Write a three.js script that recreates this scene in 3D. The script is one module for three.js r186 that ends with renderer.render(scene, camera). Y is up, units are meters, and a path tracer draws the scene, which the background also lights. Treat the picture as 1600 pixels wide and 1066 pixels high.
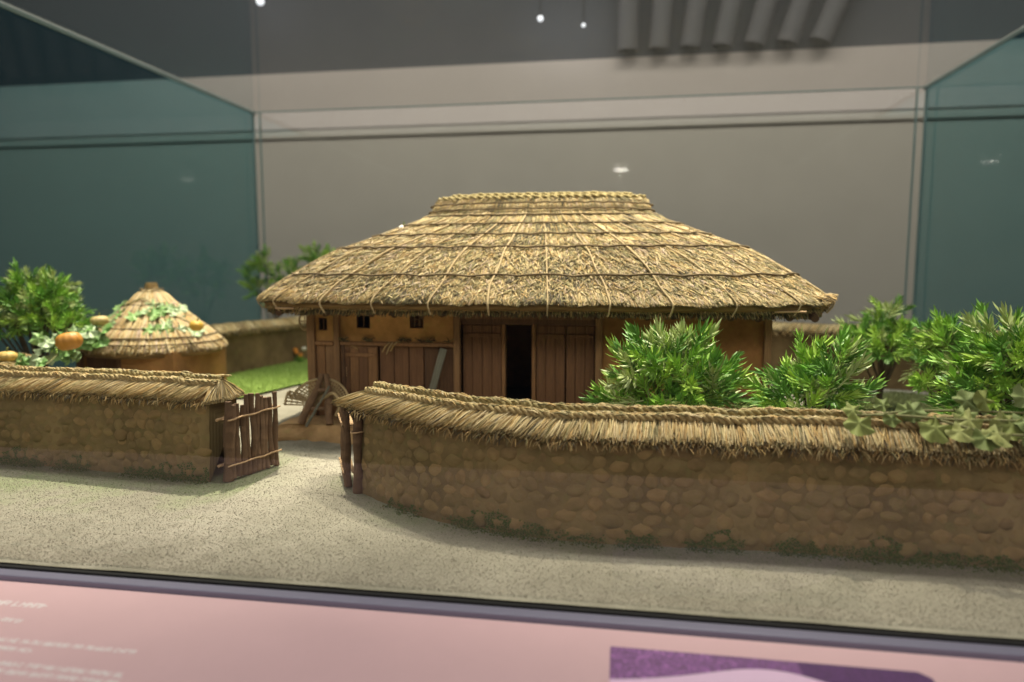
import * as THREE from 'three';
import { mergeGeometries, mergeVertices } from 'three/addons/utils/BufferGeometryUtils.js';
import { RoundedBoxGeometry } from 'three/addons/geometries/RoundedBoxGeometry.js';
import { ImprovedNoise } from 'three/addons/math/ImprovedNoise.js';
import { RectAreaLightUniformsLib } from 'three/addons/lights/RectAreaLightUniformsLib.js';

// ---------------------------------------------------------------- camera, lamps, exposure
const scene = new THREE.Scene();
const camera = new THREE.PerspectiveCamera(53.04, 1024 / 682, 0.02, 30);
camera.position.set(0, 0.25, 0);
camera.rotation.order = 'YXZ';
camera.rotation.set(THREE.MathUtils.degToRad(-5.987), THREE.MathUtils.degToRad(8.89), 0);
camera.focus = 0.76;
camera.userData.fStop = 3.3;
scene.add(camera);
scene.background = new THREE.Color().setRGB(0.012, 0.013, 0.015);   // the dark hall beyond the case
const renderer = new THREE.WebGLRenderer({ antialias: true });
renderer.setSize(1024, 682);
renderer.toneMapping = THREE.LinearToneMapping;
renderer.toneMappingExposure = 2.2;
renderer.shadowMap.enabled = true;
RectAreaLightUniformsLib.init();

const V = (x, y, z) => new THREE.Vector3(x, y, z);
const C = (r, g, b) => new THREE.Color().setRGB(r, g, b);
function rng(seed) { let a = seed >>> 0; return () => { a = (a + 0x6D2B79F5) | 0; let t = Math.imul(a ^ (a >>> 15), 1 | a); t = (t + Math.imul(t ^ (t >>> 7), 61 | t)) ^ t; return ((t ^ (t >>> 14)) >>> 0) / 4294967296; }; }
const lerp = THREE.MathUtils.lerp, clamp = THREE.MathUtils.clamp, smooth = THREE.MathUtils.smoothstep;
const perlin = new ImprovedNoise();
const noise3 = (x, y, z) => perlin.noise(x, y, z);
function fbm(x, y, z, o = 4) { let s = 0, a = 0.5, f = 1; for (let i = 0; i < o; i++) { s += a * noise3(x * f, y * f, z * f + i * 7.3); a *= 0.5; f *= 2.03; } return s; }

const used = new Map();
function numbered(n) { const k = used.get(n) ?? 0; used.set(n, k + 1); return k ? `${n}_${String(k).padStart(3, '0')}` : n; }
function tag(o, label, category, group) { o.userData.label = label; o.userData.category = category; if (group) o.userData.group = group; return o; }
function thing(name, label, category, group) { const o = new THREE.Group(); o.name = numbered(name); scene.add(o); return tag(o, label, category, group); }
function mesh(name, geo, m, parent) { const o = new THREE.Mesh(geo, m); o.name = name; o.castShadow = o.receiveShadow = true; (parent ?? scene).add(o); return o; }
function structure(name, geo, m) { const o = mesh(name, geo, m); o.userData.kind = 'structure'; return o; }

// lamps: two track spots over the model, an added unseen fill panel, one small lamp in the case head
function spot(pos, target, intensity, angleDeg, penumbra, size, color, label) {
  const s = new THREE.SpotLight(color, intensity, 0, THREE.MathUtils.degToRad(angleDeg), penumbra, 2);
  s.position.copy(pos); s.target.position.copy(target); s.castShadow = true; s.shadow.radius = size; s.shadow.mapSize.set(2048, 2048); s.shadow.camera.near = 0.05;
  scene.add(s, s.target);
  const g = thing('spot_lamp', label, 'lamp');
  g.position.copy(pos); g.lookAt(pos.clone().multiplyScalar(2).sub(target));
  const can = new THREE.LatheGeometry([[0.0, 0.1], [0.026, 0.1], [0.03, 0.09], [0.03, 0.0], [0.027, 0.0], [0.027, 0.02], [0.0, 0.02]].map(([x, y]) => new THREE.Vector2(x, y)), 20);
  can.rotateX(Math.PI / 2); mesh('housing', can, M_black, g).position.z = 0.03;
  const lens = new THREE.CylinderGeometry(0.024, 0.024, 0.004, 20); lens.rotateX(Math.PI / 2);
  mesh('lamp_lens', lens, new THREE.MeshStandardMaterial({ color: 0xffffff, emissive: color, emissiveIntensity: 4 }), g).position.z = 0.028;
  return g;
}
const M_black = new THREE.MeshStandardMaterial({ color: C(0.008, 0.008, 0.008), roughness: 0.85 });
const WARM = C(1, 0.89, 0.72);
spot(V(-0.72, 1.75, -1.46), V(-0.62, 0, -1.0), 11.5, 20, 0.95, 1.6, WARM, 'black track spot over the left half of the case');
spot(V(0.30, 1.75, -1.18), V(0.08, 0, -1.02), 10.0, 20, 0.95, 1.6, WARM, 'black track spot over the right half of the case');
{  // added unseen fill light, also mirrored as a pale band in the glass
  const w = 7, h = 0.75, pos = V(-0.1, 1.75, 1.5), aim = V(-0.1, 0.1, -1.0);
  const l = new THREE.RectAreaLight(C(1, 0.93, 0.86), 0.86, w, h); l.position.copy(pos); l.lookAt(aim); scene.add(l);
  const g = thing('added_fill_panel', 'added wide soft fill light, unseen above the visitor side', 'lamp');
  g.position.copy(pos); g.lookAt(aim);
  mesh('fill_diffuser', new THREE.BoxGeometry(w, h, 0.01), new THREE.MeshStandardMaterial({ color: 0xffffff, emissive: C(1, 0.93, 0.88), emissiveIntensity: 0.3 }), g).position.z = -0.02;
  mesh('tray', new THREE.BoxGeometry(w + 0.04, h + 0.04, 0.03), M_black, g).position.z = -0.045;
}

spot(V(-0.05, 1.7, -0.30), V(-0.115, 0.31, -1.10), 2.4, 15, 0.8, 1.6, WARM, 'black track spot in front of the case aimed at the farmhouse roof');
{ // added unseen light that brightens the hall wall
  const w = 5, h = 0.25, pos = V(-0.2, 2.9, -1.25), aim = V(-0.2, 0.2, -3), l = new THREE.RectAreaLight(C(1, 0.95, 0.86), 12, w, h); l.position.copy(pos); l.lookAt(aim); scene.add(l);
  const g = thing('added_wall_fill', 'added unseen long light brightening the hall wall behind the case', 'lamp'); g.position.copy(pos); g.lookAt(aim);
  mesh('fill_diffuser', new THREE.BoxGeometry(w, h, 0.01), new THREE.MeshStandardMaterial({ color: 0xffffff, emissive: C(1, 0.95, 0.86), emissiveIntensity: 1 }), g).position.z = -0.02;
  mesh('tray', new THREE.BoxGeometry(w + 0.04, h + 0.04, 0.03), M_black, g).position.z = -0.045;
}
{ // flat puck lamp under the top pane, mirrored in the back pane
  const pos = V(0.0, 0.738, -0.72), l = new THREE.PointLight(C(1, 0.93, 0.82), 0.01); l.position.copy(pos).add(V(0, -0.02, 0)); l.castShadow = true; l.shadow.radius = 0.1; scene.add(l);
  const g = thing('puck_lamp', 'flat round lamp fixed under the top pane near the front', 'lamp'); g.position.copy(pos); g.rotation.x = 0.03;
  mesh('lamp_disc', new THREE.CylinderGeometry(0.036, 0.036, 0.003, 28), new THREE.MeshStandardMaterial({ color: 0xffffff, emissive: C(1, 0.93, 0.82), emissiveIntensity: 9 }), g);
  mesh('back_plate', new THREE.CylinderGeometry(0.036, 0.036, 0.003, 28).translate(0, 0.0035, 0), M_black, g);
}
for (const [x, y, s, label] of [[-1.55, 1.40, 0.016, 'small bright hall lamp at the top left beyond the case'], [-0.334, 1.263, 0.011, 'small hall lamp high behind the roof ridge, left of a fainter one'], [-0.159, 1.228, 0.007, 'faintest small hall lamp high behind the roof ridge']]) {
  const g = thing('hall_lamp', label, 'lamp'); g.position.set(x, y, -2.88); const l = new THREE.PointLight(C(0.9, 0.92, 1), 0.01); l.position.copy(g.position); l.castShadow = true; l.shadow.radius = 0.4; scene.add(l);
  mesh('bulb', new THREE.SphereGeometry(s, 16, 10), new THREE.MeshStandardMaterial({ color: 0xffffff, emissive: C(0.9, 0.92, 1), emissiveIntensity: 0.7 }), g); mesh('stem', new THREE.CylinderGeometry(0.003, 0.003, 0.5, 8).translate(0, 0.25 + s, 0), M_black, g);
}

// ---------------------------------------------------------------- textures and materials
function dataTex(w, h, fn, srgb = false, repeat) {
  const d = new Uint8Array(w * h * 4);
  for (let j = 0; j < h; j++) for (let i = 0; i < w; i++) { const c = fn(i, j), k = (j * w + i) * 4; d[k] = clamp(c[0] * 255, 0, 255); d[k + 1] = clamp(c[1] * 255, 0, 255); d[k + 2] = clamp(c[2] * 255, 0, 255); d[k + 3] = 255; }
  const t = new THREE.DataTexture(d, w, h); t.magFilter = THREE.LinearFilter; t.minFilter = THREE.LinearMipmapLinearFilter; t.generateMipmaps = true;
  t.wrapS = t.wrapT = THREE.RepeatWrapping; if (srgb) t.colorSpace = THREE.SRGBColorSpace; if (repeat) t.repeat.set(repeat, repeat); t.needsUpdate = true; return t;
}
// tileable value noise
function tileNoise(seed, n) { const r = rng(seed), a = new Float32Array(n * n); for (let i = 0; i < a.length; i++) a[i] = r(); const s = (t) => t * t * (3 - 2 * t);
  return (x, y) => { x = ((x % 1) + 1) % 1 * n; y = ((y % 1) + 1) % 1 * n; const i = Math.floor(x) % n, j = Math.floor(y) % n, u = s(x - Math.floor(x)), v = s(y - Math.floor(y)), I = (i + 1) % n, J = (j + 1) % n; return lerp(lerp(a[j * n + i], a[j * n + I], u), lerp(a[J * n + i], a[J * n + I], u), v); }; }
function tileFbm(seed, n0, oct) { const L = []; for (let k = 0; k < oct; k++) L.push(tileNoise(seed + k * 17, n0 << k)); return (x, y) => { let s = 0, a = 0.5, t = 0; for (const l of L) { s += a * l(x, y); t += a; a *= 0.62; } return s / t; }; }
const S = (l) => (l <= 0.0031308 ? l * 12.92 : 1.055 * Math.pow(l, 1 / 2.4) - 0.055);
const mixc = (a, b, t) => [lerp(a[0], b[0], t), lerp(a[1], b[1], t), lerp(a[2], b[2], t)];
const srgb = (c) => [S(Math.max(0, c[0])), S(Math.max(0, c[1])), S(Math.max(0, c[2]))];

const mudF = tileFbm(11, 4, 6), mudG = tileFbm(77, 24, 3);
const mudMap = dataTex(512, 512, (i, j) => { const a = mudF(i / 512, j / 512), b = mudG(i / 512, j / 512); let c = mixc([0.15, 0.105, 0.05], [0.30, 0.215, 0.115], clamp((a - 0.3) * 2.2, 0, 1)); c = mixc(c, [0.2, 0.18, 0.075], clamp((b - 0.55) * 1.6, 0, 0.5)); return srgb(c); }, true, 1 / 0.21);
const mudBump = dataTex(512, 512, (i, j) => { const h = 0.5 * mudF(i / 512, j / 512) + 0.5 * mudG(i / 512, j / 512); return [h, h, h]; }, false, 1 / 0.13);
const mudMat = (tint, bump = 0.0016) => new THREE.MeshStandardMaterial({ color: tint, map: mudMap, bumpMap: mudBump, bumpScale: bump, roughness: 0.95 });
const M_mud = mudMat(C(0.95, 0.95, 0.76), 0.0022), M_mudHouse = mudMat(C(2.5, 1.95, 1.35), 0.0009), M_mudFar = mudMat(C(0.8, 0.74, 0.6));
const M_stone = [[1.05, 1.04, 0.83], [1.16, 1.12, 0.9], [1.0, 1.0, 0.82], [1.28, 1.2, 0.97], [1.06, 1.0, 0.83]].map(([r, g, b]) => mudMat(C(r, g, b), 0.0013));

const woodF = tileFbm(5, 6, 5);
const woodMap = dataTex(512, 512, (i, j) => { const u = i / 512, v = j / 512; const g = woodF(u * 6 % 1, v * 0.5), k = woodF(u, v); const l = 0.5 + 0.5 * Math.sin((u * 26 + (g - 0.5) * 3 + k * 2) * 6.283); return srgb(mixc([0.42, 0.4, 0.38], [1, 1, 1], 0.35 * l + 0.65 * g)); }, true);
const woodBump = dataTex(512, 512, (i, j) => { const g = woodF((i / 512) * 6 % 1, (j / 512) * 0.5); return [g, g, g]; });
const woodMat = (r, g, b) => { const m = woodMap.clone(), n = woodBump.clone(); m.repeat.set(12, 5); n.repeat.set(12, 5); return new THREE.MeshStandardMaterial({ color: C(r, g, b), map: m, bumpMap: n, bumpScale: 0.0008, roughness: 0.8 }); };
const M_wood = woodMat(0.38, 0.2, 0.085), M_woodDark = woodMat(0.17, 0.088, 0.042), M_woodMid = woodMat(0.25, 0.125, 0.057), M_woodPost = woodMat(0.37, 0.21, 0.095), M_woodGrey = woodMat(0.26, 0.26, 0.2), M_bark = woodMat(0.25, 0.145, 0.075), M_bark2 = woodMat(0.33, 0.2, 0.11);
const M_strawBed = new THREE.MeshStandardMaterial({ color: C(0.20, 0.15, 0.075), map: mudMap, bumpMap: mudBump, bumpScale: 0.002, roughness: 1 });
M_strawBed.color = C(1.1, 0.95, 0.7);
const M_straw = new THREE.MeshStandardMaterial({ color: 0xffffff, roughness: 0.72 });
const M_ropeDark = new THREE.MeshStandardMaterial({ color: C(0.12, 0.085, 0.04), roughness: 0.9 });
const M_ropePale = new THREE.MeshStandardMaterial({ color: C(0.42, 0.315, 0.165), roughness: 0.85 });
const M_twine = new THREE.MeshStandardMaterial({ color: C(0.5, 0.33, 0.18), roughness: 0.85 });
const M_braid = [[0.40, 0.30, 0.13], [0.34, 0.27, 0.11], [0.46, 0.36, 0.18]].map(([r, g, b]) => new THREE.MeshStandardMaterial({ color: C(r, g, b), roughness: 0.75 }));

// ---------------------------------------------------------------- straw
const strawGeo = (() => {   // along +z, length 1, radius 1, a slight bow upwards
  const p = [], idx = [], R = [[0, 0.9, 0], [0.5, 1, 1.6], [1, 0.6, 0]];
  for (const [z, r, up] of R) for (let k = 0; k < 4; k++) { const a = k * Math.PI / 2; p.push(Math.cos(a) * r, Math.sin(a) * r + up, z); }
  for (let s = 0; s < 2; s++) for (let k = 0; k < 4; k++) { const a = s * 4 + k, b = s * 4 + (k + 1) % 4; idx.push(a, b, b + 4, a, b + 4, a + 4); }
  idx.push(8, 9, 10, 8, 10, 11);
  const g = new THREE.BufferGeometry(); g.setAttribute('position', new THREE.Float32BufferAttribute(p, 3)); g.setIndex(idx); g.computeVertexNormals(); return g;
})();
class Straw {
  constructor(seed) { this.m = []; this.c = []; this.r = rng(seed); }
  add(a, b, rad, col, up = V(0, 1, 0)) {
    const z = b.clone().sub(a), L = z.length(); if (L < 1e-5) return; z.divideScalar(L);
    const x = V().crossVectors(up, z); if (x.lengthSq() < 1e-6) x.set(1, 0, 0); x.normalize(); const y = V().crossVectors(z, x);
    this.m.push(new THREE.Matrix4().makeBasis(x.multiplyScalar(rad), y.multiplyScalar(rad), z.multiplyScalar(L)).setPosition(a)); this.c.push(col);
  }
  build(name, parent, mat = M_straw) {
    const o = new THREE.InstancedMesh(strawGeo, mat, this.m.length); o.name = name; o.userData.kind = 'stuff';
    this.m.forEach((m, i) => { o.setMatrixAt(i, m); o.setColorAt(i, this.c[i]); }); o.castShadow = o.receiveShadow = true; parent.add(o); return o;
  }
}
const STRAW = { pale: [0.57, 0.46, 0.25], tan: [0.44, 0.33, 0.15], gold: [0.42, 0.275, 0.1], olive: [0.23, 0.195, 0.08], dark: [0.085, 0.066, 0.034], pink: [0.43, 0.32, 0.22] };
function strawColor(r, weights) { let t = 0; for (const k in weights) t += weights[k]; let x = r() * t; for (const k in weights) { x -= weights[k]; if (x <= 0) { const c = STRAW[k], v = 0.78 + 0.44 * r(); return C(c[0] * v, c[1] * v, c[2] * v * (0.9 + 0.2 * r())); } } return C(...STRAW.tan); }

// three-strand braid along fn(u) -> {p, side, up}
function braid(fn, length, halfWidth, rad, period) {
  const parts = [], n = Math.round(length / period * 10);
  for (let k = 0; k < 3; k++) {
    const pts = [];
    for (let i = 0; i <= n; i++) { const u = i / n, f = fn(u), a = u * length / period * Math.PI * 2 + k * Math.PI * 2 / 3; pts.push(f.p.clone().addScaledVector(f.side, Math.sin(a) * halfWidth).addScaledVector(f.up, Math.sin(2 * a) * rad * 0.9)); }
    parts.push(new THREE.TubeGeometry(new THREE.CatmullRomCurve3(pts), n * 2, rad, 6));
  }
  return mergeGeometries(parts);
}
function tube(points, rad, seg, radial = 6, closed = false) { return new THREE.TubeGeometry(new THREE.CatmullRomCurve3(points, closed), seg ?? points.length * 2, rad, radial, closed); }
function stick(a, b, r0, r1, radial = 8, wob = 0, seed = 1) {   // a tapered, slightly crooked stick with ends
  const r = rng(seed), n = wob ? 7 : 1, L = a.distanceTo(b), g = new THREE.CylinderGeometry(r1, r0, L, radial, n); g.translate(0, L / 2, 0);
  if (wob) { const p = g.attributes.position, ph = r() * 6, ph2 = r() * 6; for (let i = 0; i < p.count; i++) { const y = p.getY(i) / L, e = Math.sin(y * 3.14); p.setXYZ(i, p.getX(i) * (1 + 0.16 * Math.sin(y * 9 + ph)) + e * wob * Math.sin(y * 5 + ph), p.getY(i), p.getZ(i) * (1 + 0.16 * Math.sin(y * 11 + ph2)) + e * wob * Math.cos(y * 4 + ph2)); } g.computeVertexNormals(); }
  g.applyQuaternion(new THREE.Quaternion().setFromUnitVectors(V(0, 1, 0), b.clone().sub(a).normalize())); g.translate(a.x, a.y, a.z); return g;
}
function box(w, h, d, x, y, z, r = 0.0012) { const g = new RoundedBoxGeometry(w, h, d, 1, Math.min(r, w / 3, h / 3, d / 3)); g.translate(x, y, z); return g; }
function uvMetres(g) { // box-project uv in metres
  const q = g.index ? g.toNonIndexed() : g, p = q.attributes.position, n = q.attributes.normal, uv = new Float32Array(p.count * 2);
  for (let i = 0; i < p.count; i += 3) { const nx = Math.abs(n.getX(i) + n.getX(i + 1) + n.getX(i + 2)), ny = Math.abs(n.getY(i) + n.getY(i + 1) + n.getY(i + 2)), nz = Math.abs(n.getZ(i) + n.getZ(i + 1) + n.getZ(i + 2)); for (let k = i; k < i + 3; k++) { const x = p.getX(k), y = p.getY(k), z = p.getZ(k); if (ny > nx && ny > nz) { uv[k * 2] = x; uv[k * 2 + 1] = z; } else if (nx > nz) { uv[k * 2] = z; uv[k * 2 + 1] = y; } else { uv[k * 2] = x; uv[k * 2 + 1] = y; } } }
  q.setAttribute('uv', new THREE.BufferAttribute(uv, 2)); return q;
}

// ---------------------------------------------------------------- the hall behind, the case, the ground
const XL = -1.17, XR = 0.83, ZF = -0.489, ZB = -2.1, HT = 0.75;
{
  const f = tileFbm(31, 8, 6);
  const wallMap = dataTex(512, 512, (i, j) => { const a = f(i / 512, j / 512), w = 0.5 + 0.25 * Math.sin(i * 0.785) + 0.25 * Math.sin(j * 0.785); return srgb(mixc([0.88, 0.88, 0.88], [1, 1, 1], 0.7 * a + 0.3 * w)); }, true, 1);
  const M_wall = new THREE.MeshStandardMaterial({ color: C(0.36, 0.335, 0.285), map: wallMap, roughness: 0.9 });
  const M_reflBand = new THREE.MeshStandardMaterial({ color: C(0.42, 0.37, 0.335), map: wallMap, roughness: 0.85 });  // paler pink tone stands in for a band reflected in the glass
  const M_upper = new THREE.MeshStandardMaterial({ color: C(0.045, 0.048, 0.056), map: wallMap, roughness: 0.9 });
  const zw = -3.0;
  structure('hall_wall', uvMetres(new THREE.BoxGeometry(8, 1.85, 0.05).translate(0, 0.83 - 0.925, zw - 0.025)), M_wall);
  structure('hall_wall_rail', uvMetres(box(8, 0.034, 0.05, 0, 0.857, zw - 0.02, 0.006)), M_wall);
  structure('hall_reflection_band', uvMetres(new THREE.BoxGeometry(8, 0.246, 0.05).translate(0, 1.007, zw - 0.025)), M_reflBand);
  structure('hall_wall_back', uvMetres(new THREE.BoxGeometry(8, 1.2, 0.04).translate(0, 0.52, zw - 0.034)), M_wall);
  structure('hall_upper_wall', uvMetres(new THREE.BoxGeometry(8, 1.6, 0.05).translate(0, 1.935, zw - 0.05)), M_upper);
  const streakGroup = thing('reflection_streaks', 'grey folds high behind the case standing in for reflected light streaks', 'reflection');
  const M_streak = new THREE.MeshStandardMaterial({ color: C(0.075, 0.074, 0.078), roughness: 0.9 });  // built folds stand in for light streaks mirrored in the top pane
  for (let k = 0; k < 7; k++) { const x = 0.02 + k * 0.125; mesh('streak', new THREE.TubeGeometry(new THREE.CatmullRomCurve3([V(x, 1.147, -2.97), V(x + 0.008 * k, 1.27, -2.965), V(x + 0.04 * k, 1.75, -2.96)]), 12, 0.042, 12), M_streak, streakGroup); }
}
const glass = (r, g, b, rough = 0.0) => new THREE.MeshPhysicalMaterial({ color: C(r, g, b), transmission: 1, thickness: 0, roughness: rough, ior: 1.5, metalness: 0 });
{
  const cs = thing('display_case', 'clear glass display case standing over the whole model farmstead', 'display case');
  const clear = glass(0.97, 0.985, 0.975), side = glass(0.25, 0.5, 0.55);
  const pane = (name, w, h, m, x, y, z, rx, ry) => { const o = mesh(name, new THREE.PlaneGeometry(w, h), m, cs); o.position.set(x, y, z); o.rotation.set(rx, ry, 0); return o; };
  const W = XR - XL, D = ZF - ZB, xm = (XL + XR) / 2, zm = (ZF + ZB) / 2;
  pane('front_pane', W, HT, clear, xm, HT / 2, ZF + 0.002, 0, 0);
  pane('back_pane', W, HT, clear, xm, HT / 2, ZB, 0, 0);
  pane('side_pane', D, HT, side, XL, HT / 2, zm, 0, Math.PI / 2);
  pane('side_pane', D, HT, side, XR, HT / 2, zm, 0, Math.PI / 2);
  pane('top_pane', W, D, clear, xm, HT, zm, Math.PI / 2, 0);
  const M_edge = new THREE.MeshPhysicalMaterial({ color: C(0.16, 0.22, 0.21), roughness: 0.25 }), M_edgePale = new THREE.MeshPhysicalMaterial({ color: C(0.42, 0.43, 0.4), roughness: 0.35 });
  const bar = (w, h, d, x, y, z, m) => mesh('edge_strip', box(w, h, d, x, y, z, 0.001), m, cs);
  for (const [x, sgn] of [[XL, 1], [XR, -1]]) {
    bar(0.007, HT, 0.007, x, HT / 2, ZB, M_edge); bar(0.006, HT, 0.003, x + sgn * 0.026, HT / 2, ZB + 0.004, M_edge);
    bar(0.008, 0.006, D, x, HT + 0.004, zm, M_edgePale); bar(0.004, 0.008, D, x + sgn * 0.008, HT - 0.004, zm, M_edge);
  }
  bar(W, 0.004, 0.006, xm, HT, ZB, M_edge);
  mesh('gasket', box(W + 0.5, 0.006, 0.004, xm, -0.003, ZF + 0.0045, 0.0005), M_black, cs);
  mesh('base_rail', box(W + 0.5, 0.012, 0.0115, xm, -0.0075, ZF + 0.0125, 0.0015), new THREE.MeshStandardMaterial({ color: C(0.2, 0.195, 0.27), roughness: 0.5, metalness: 0.2 }), cs);
  mesh('base_tray', new THREE.BoxGeometry(W, 0.05, D).translate(xm, -0.031, zm), M_black, cs);
}
// ground: one sheet with the stains and speckle of the flocked sand
const rightWallPts = [[-0.277, -0.745], [-0.24, -0.715], [-0.164, -0.668], [-0.09, -0.647], [-0.035, -0.638], [0.135, -0.643], [0.34, -0.638], [0.58, -0.635], [0.78, -0.66]];
const leftWallPts = [[-1.12, -0.80], [-0.8, -0.785], [-0.6, -0.766], [-0.4705, -0.7495]];
function distTo(pts, x, z) { let d = 9; for (let i = 0; i < pts.length - 1; i++) { const [ax, az] = pts[i], [bx, bz] = pts[i + 1], dx = bx - ax, dz = bz - az, t = clamp(((x - ax) * dx + (z - az) * dz) / (dx * dx + dz * dz), 0, 1); d = Math.min(d, Math.hypot(x - ax - dx * t, z - az - dz * t)); } return d; }
const sandF = tileFbm(91, 96, 4), sandBump = dataTex(512, 512, (i, j) => { const h = sandF(i / 512, j / 512); return [h, h, h]; }, false);
{
  const W = XR - XL, D = ZF - ZB, tw = 2048, th = 1640, r = rng(8);
  const map = dataTex(tw, th, (i, j) => {
    const x = XL + (i + 0.5) / tw * W, z = ZF - (j + 0.5) / th * D;
    const n = fbm(x * 9, z * 9, 1.3, 4), n2 = fbm(x * 40, z * 40, 4.1, 3);
    let c = mixc([0.22, 0.205, 0.152], [0.32, 0.298, 0.228], clamp(0.5 + 1.3 * n + 0.6 * n2, 0, 1)); const track = clamp(0.9 - Math.abs(x + 0.38 + 0.25 * (z + 0.75)) / 0.11 + 1.2 * n + 0.6 * n2, 0, 1); c = mixc(c, [0.40, 0.365, 0.295], 0.5 * track);
    const dl = distTo(leftWallPts, x, z), dr = distTo(rightWallPts, x, z);
    const gl = clamp(1.35 - dl / 0.1 + n * 1.8 + n2 * 0.9, 0, 1) * 0.95, gr = clamp(1.1 - dr / 0.062 + n * 1.4 + n2 * 0.9, 0, 1) * 0.8;
    const flock = Math.max(x < -0.42 ? gl : gl * 0.3, gr) * (0.4 + 0.6 * r());
    c = mixc(c, [0.135, 0.18, 0.065], clamp(flock, 0, 0.85));
    const s = r(); const k = s < 0.1 ? 0.8 : s > 0.92 ? 1.16 : 0.92 + 0.16 * r();
    return srgb([c[0] * k, c[1] * k, c[2] * k]);
  }, true);
  map.wrapS = map.wrapT = THREE.ClampToEdgeWrapping;
  const g = new THREE.PlaneGeometry(W - 0.004, D, 200, 160); g.rotateX(-Math.PI / 2);
  const bump = sandBump.clone(); bump.repeat.set(W / 0.16, D / 0.16);
  const uv = g.attributes.uv, p = g.attributes.position;
  for (let i = 0; i < uv.count; i++) p.setY(i, 0.0012 * fbm(p.getX(i) * 14, p.getZ(i) * 14, 2, 3));
  g.computeVertexNormals(); g.translate((XL + XR) / 2, 0, (ZF + ZB) / 2);
  structure('ground', g, new THREE.MeshStandardMaterial({ map, bumpMap: bump, bumpScale: 0.0007, roughness: 1 }));
  // loose grains on the near part
  const gr = new THREE.OctahedronGeometry(1, 0), N = 90000, o = new THREE.InstancedMesh(gr, new THREE.MeshStandardMaterial({ color: 0xffffff, roughness: 0.95 }), N);
  const m = new THREE.Matrix4(), q = new THREE.Quaternion(), e = new THREE.Euler(); let k = 0;
  while (k < N) {
    const z = ZF - 0.006 - Math.pow(r(), 1.5) * 0.55, x = lerp(-0.85, 0.42, r());
    if (distTo(leftWallPts, x, z) < 0.026 || distTo(rightWallPts, x, z) < 0.026 || (z < -0.915 && x > -0.5)) continue;
    const s = 0.00022 + 0.0004 * Math.pow(r(), 2); e.set(r() * 6, r() * 6, r() * 6); q.setFromEuler(e);
    m.compose(V(x, 0.0003 + 0.0012 * fbm((x - (XL + XR) / 2) * 14, (z - (ZF + ZB) / 2) * 14, 2, 3), z), q, V(s * (1 + r()), s * 0.8, s)); o.setMatrixAt(k, m);
    const green = (distTo(leftWallPts, x, z) < 0.08 && x < -0.42 || distTo(rightWallPts, x, z) < 0.055) && r() < 0.45, v = 0.78 + 0.4 * r();
    o.setColorAt(k, green ? C(0.17 * v, 0.2 * v, 0.08 * v) : C(0.32 * v, 0.296 * v, 0.224 * v)); k++;
  }
  o.name = 'sand_grains'; o.userData.kind = 'stuff'; o.userData.label = 'coarse pale sand grains strewn over the lane'; o.userData.category = 'sand'; o.receiveShadow = true; scene.add(o);
}
function lawn(pts, label, seed, tufts, col) {
  const sh = new THREE.Shape(pts.map(([x, z]) => new THREE.Vector2(x, -z))), g = new THREE.ShapeGeometry(sh); g.rotateX(-Math.PI / 2); g.translate(0, 0.005, 0);
  const l = structure('lawn', uvMetres(g), new THREE.MeshStandardMaterial({ color: col.clone().multiplyScalar(0.8), roughness: 1 })); l.name = numbered('lawn');
  const r = rng(seed), b = new THREE.Box2(); pts.forEach(([x, z]) => b.expandByPoint(new THREE.Vector2(x, z)));
  const blade = new THREE.ConeGeometry(0.0006, 0.006, 3, 1); blade.translate(0, 0.003, 0);
  const o = new THREE.InstancedMesh(blade, new THREE.MeshStandardMaterial({ color: 0xffffff, roughness: 0.9 }), tufts), q = new THREE.Quaternion(), m = new THREE.Matrix4();
  for (let k = 0; k < tufts;) { const x = lerp(b.min.x, b.max.x, r()), z = lerp(b.min.y, b.max.y, r()); let inside = false; for (let i = 0, j = pts.length - 1; i < pts.length; j = i++) if ((pts[i][1] > z) !== (pts[j][1] > z) && x < (pts[j][0] - pts[i][0]) * (z - pts[i][1]) / (pts[j][1] - pts[i][1]) + pts[i][0]) inside = !inside; if (!inside) continue; q.setFromEuler(new THREE.Euler((r() - 0.5) * 1.2, r() * 6, (r() - 0.5) * 1.2)); m.compose(V(x, 0.004, z), q, V(1, 0.6 + 0.8 * r(), 1)); o.setMatrixAt(k, m); const v = 0.7 + 0.6 * r(); o.setColorAt(k, C(col.r * v, col.g * v, col.b * v)); k++; }
  o.name = numbered('grass'); o.userData = { kind: 'stuff', label, category: 'grass' }; o.receiveShadow = true; scene.add(o);
}
lawn([[-0.87, -1.22], [-0.715, -1.20], [-0.68, -1.36], [-0.60, -1.48], [-0.45, -1.55], [-0.4, -1.84], [-0.84, -1.82], [-0.9, -1.45]], 'short bright green model grass beside the thatched shed', 21, 16000, C(0.22, 0.33, 0.06));
lawn([[0.40, -1.24], [0.75, -1.18], [0.78, -1.34], [0.55, -1.46], [0.42, -1.40]], 'dull green model grass under the right-hand shrubs', 22, 6000, C(0.18, 0.2, 0.07));

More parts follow.
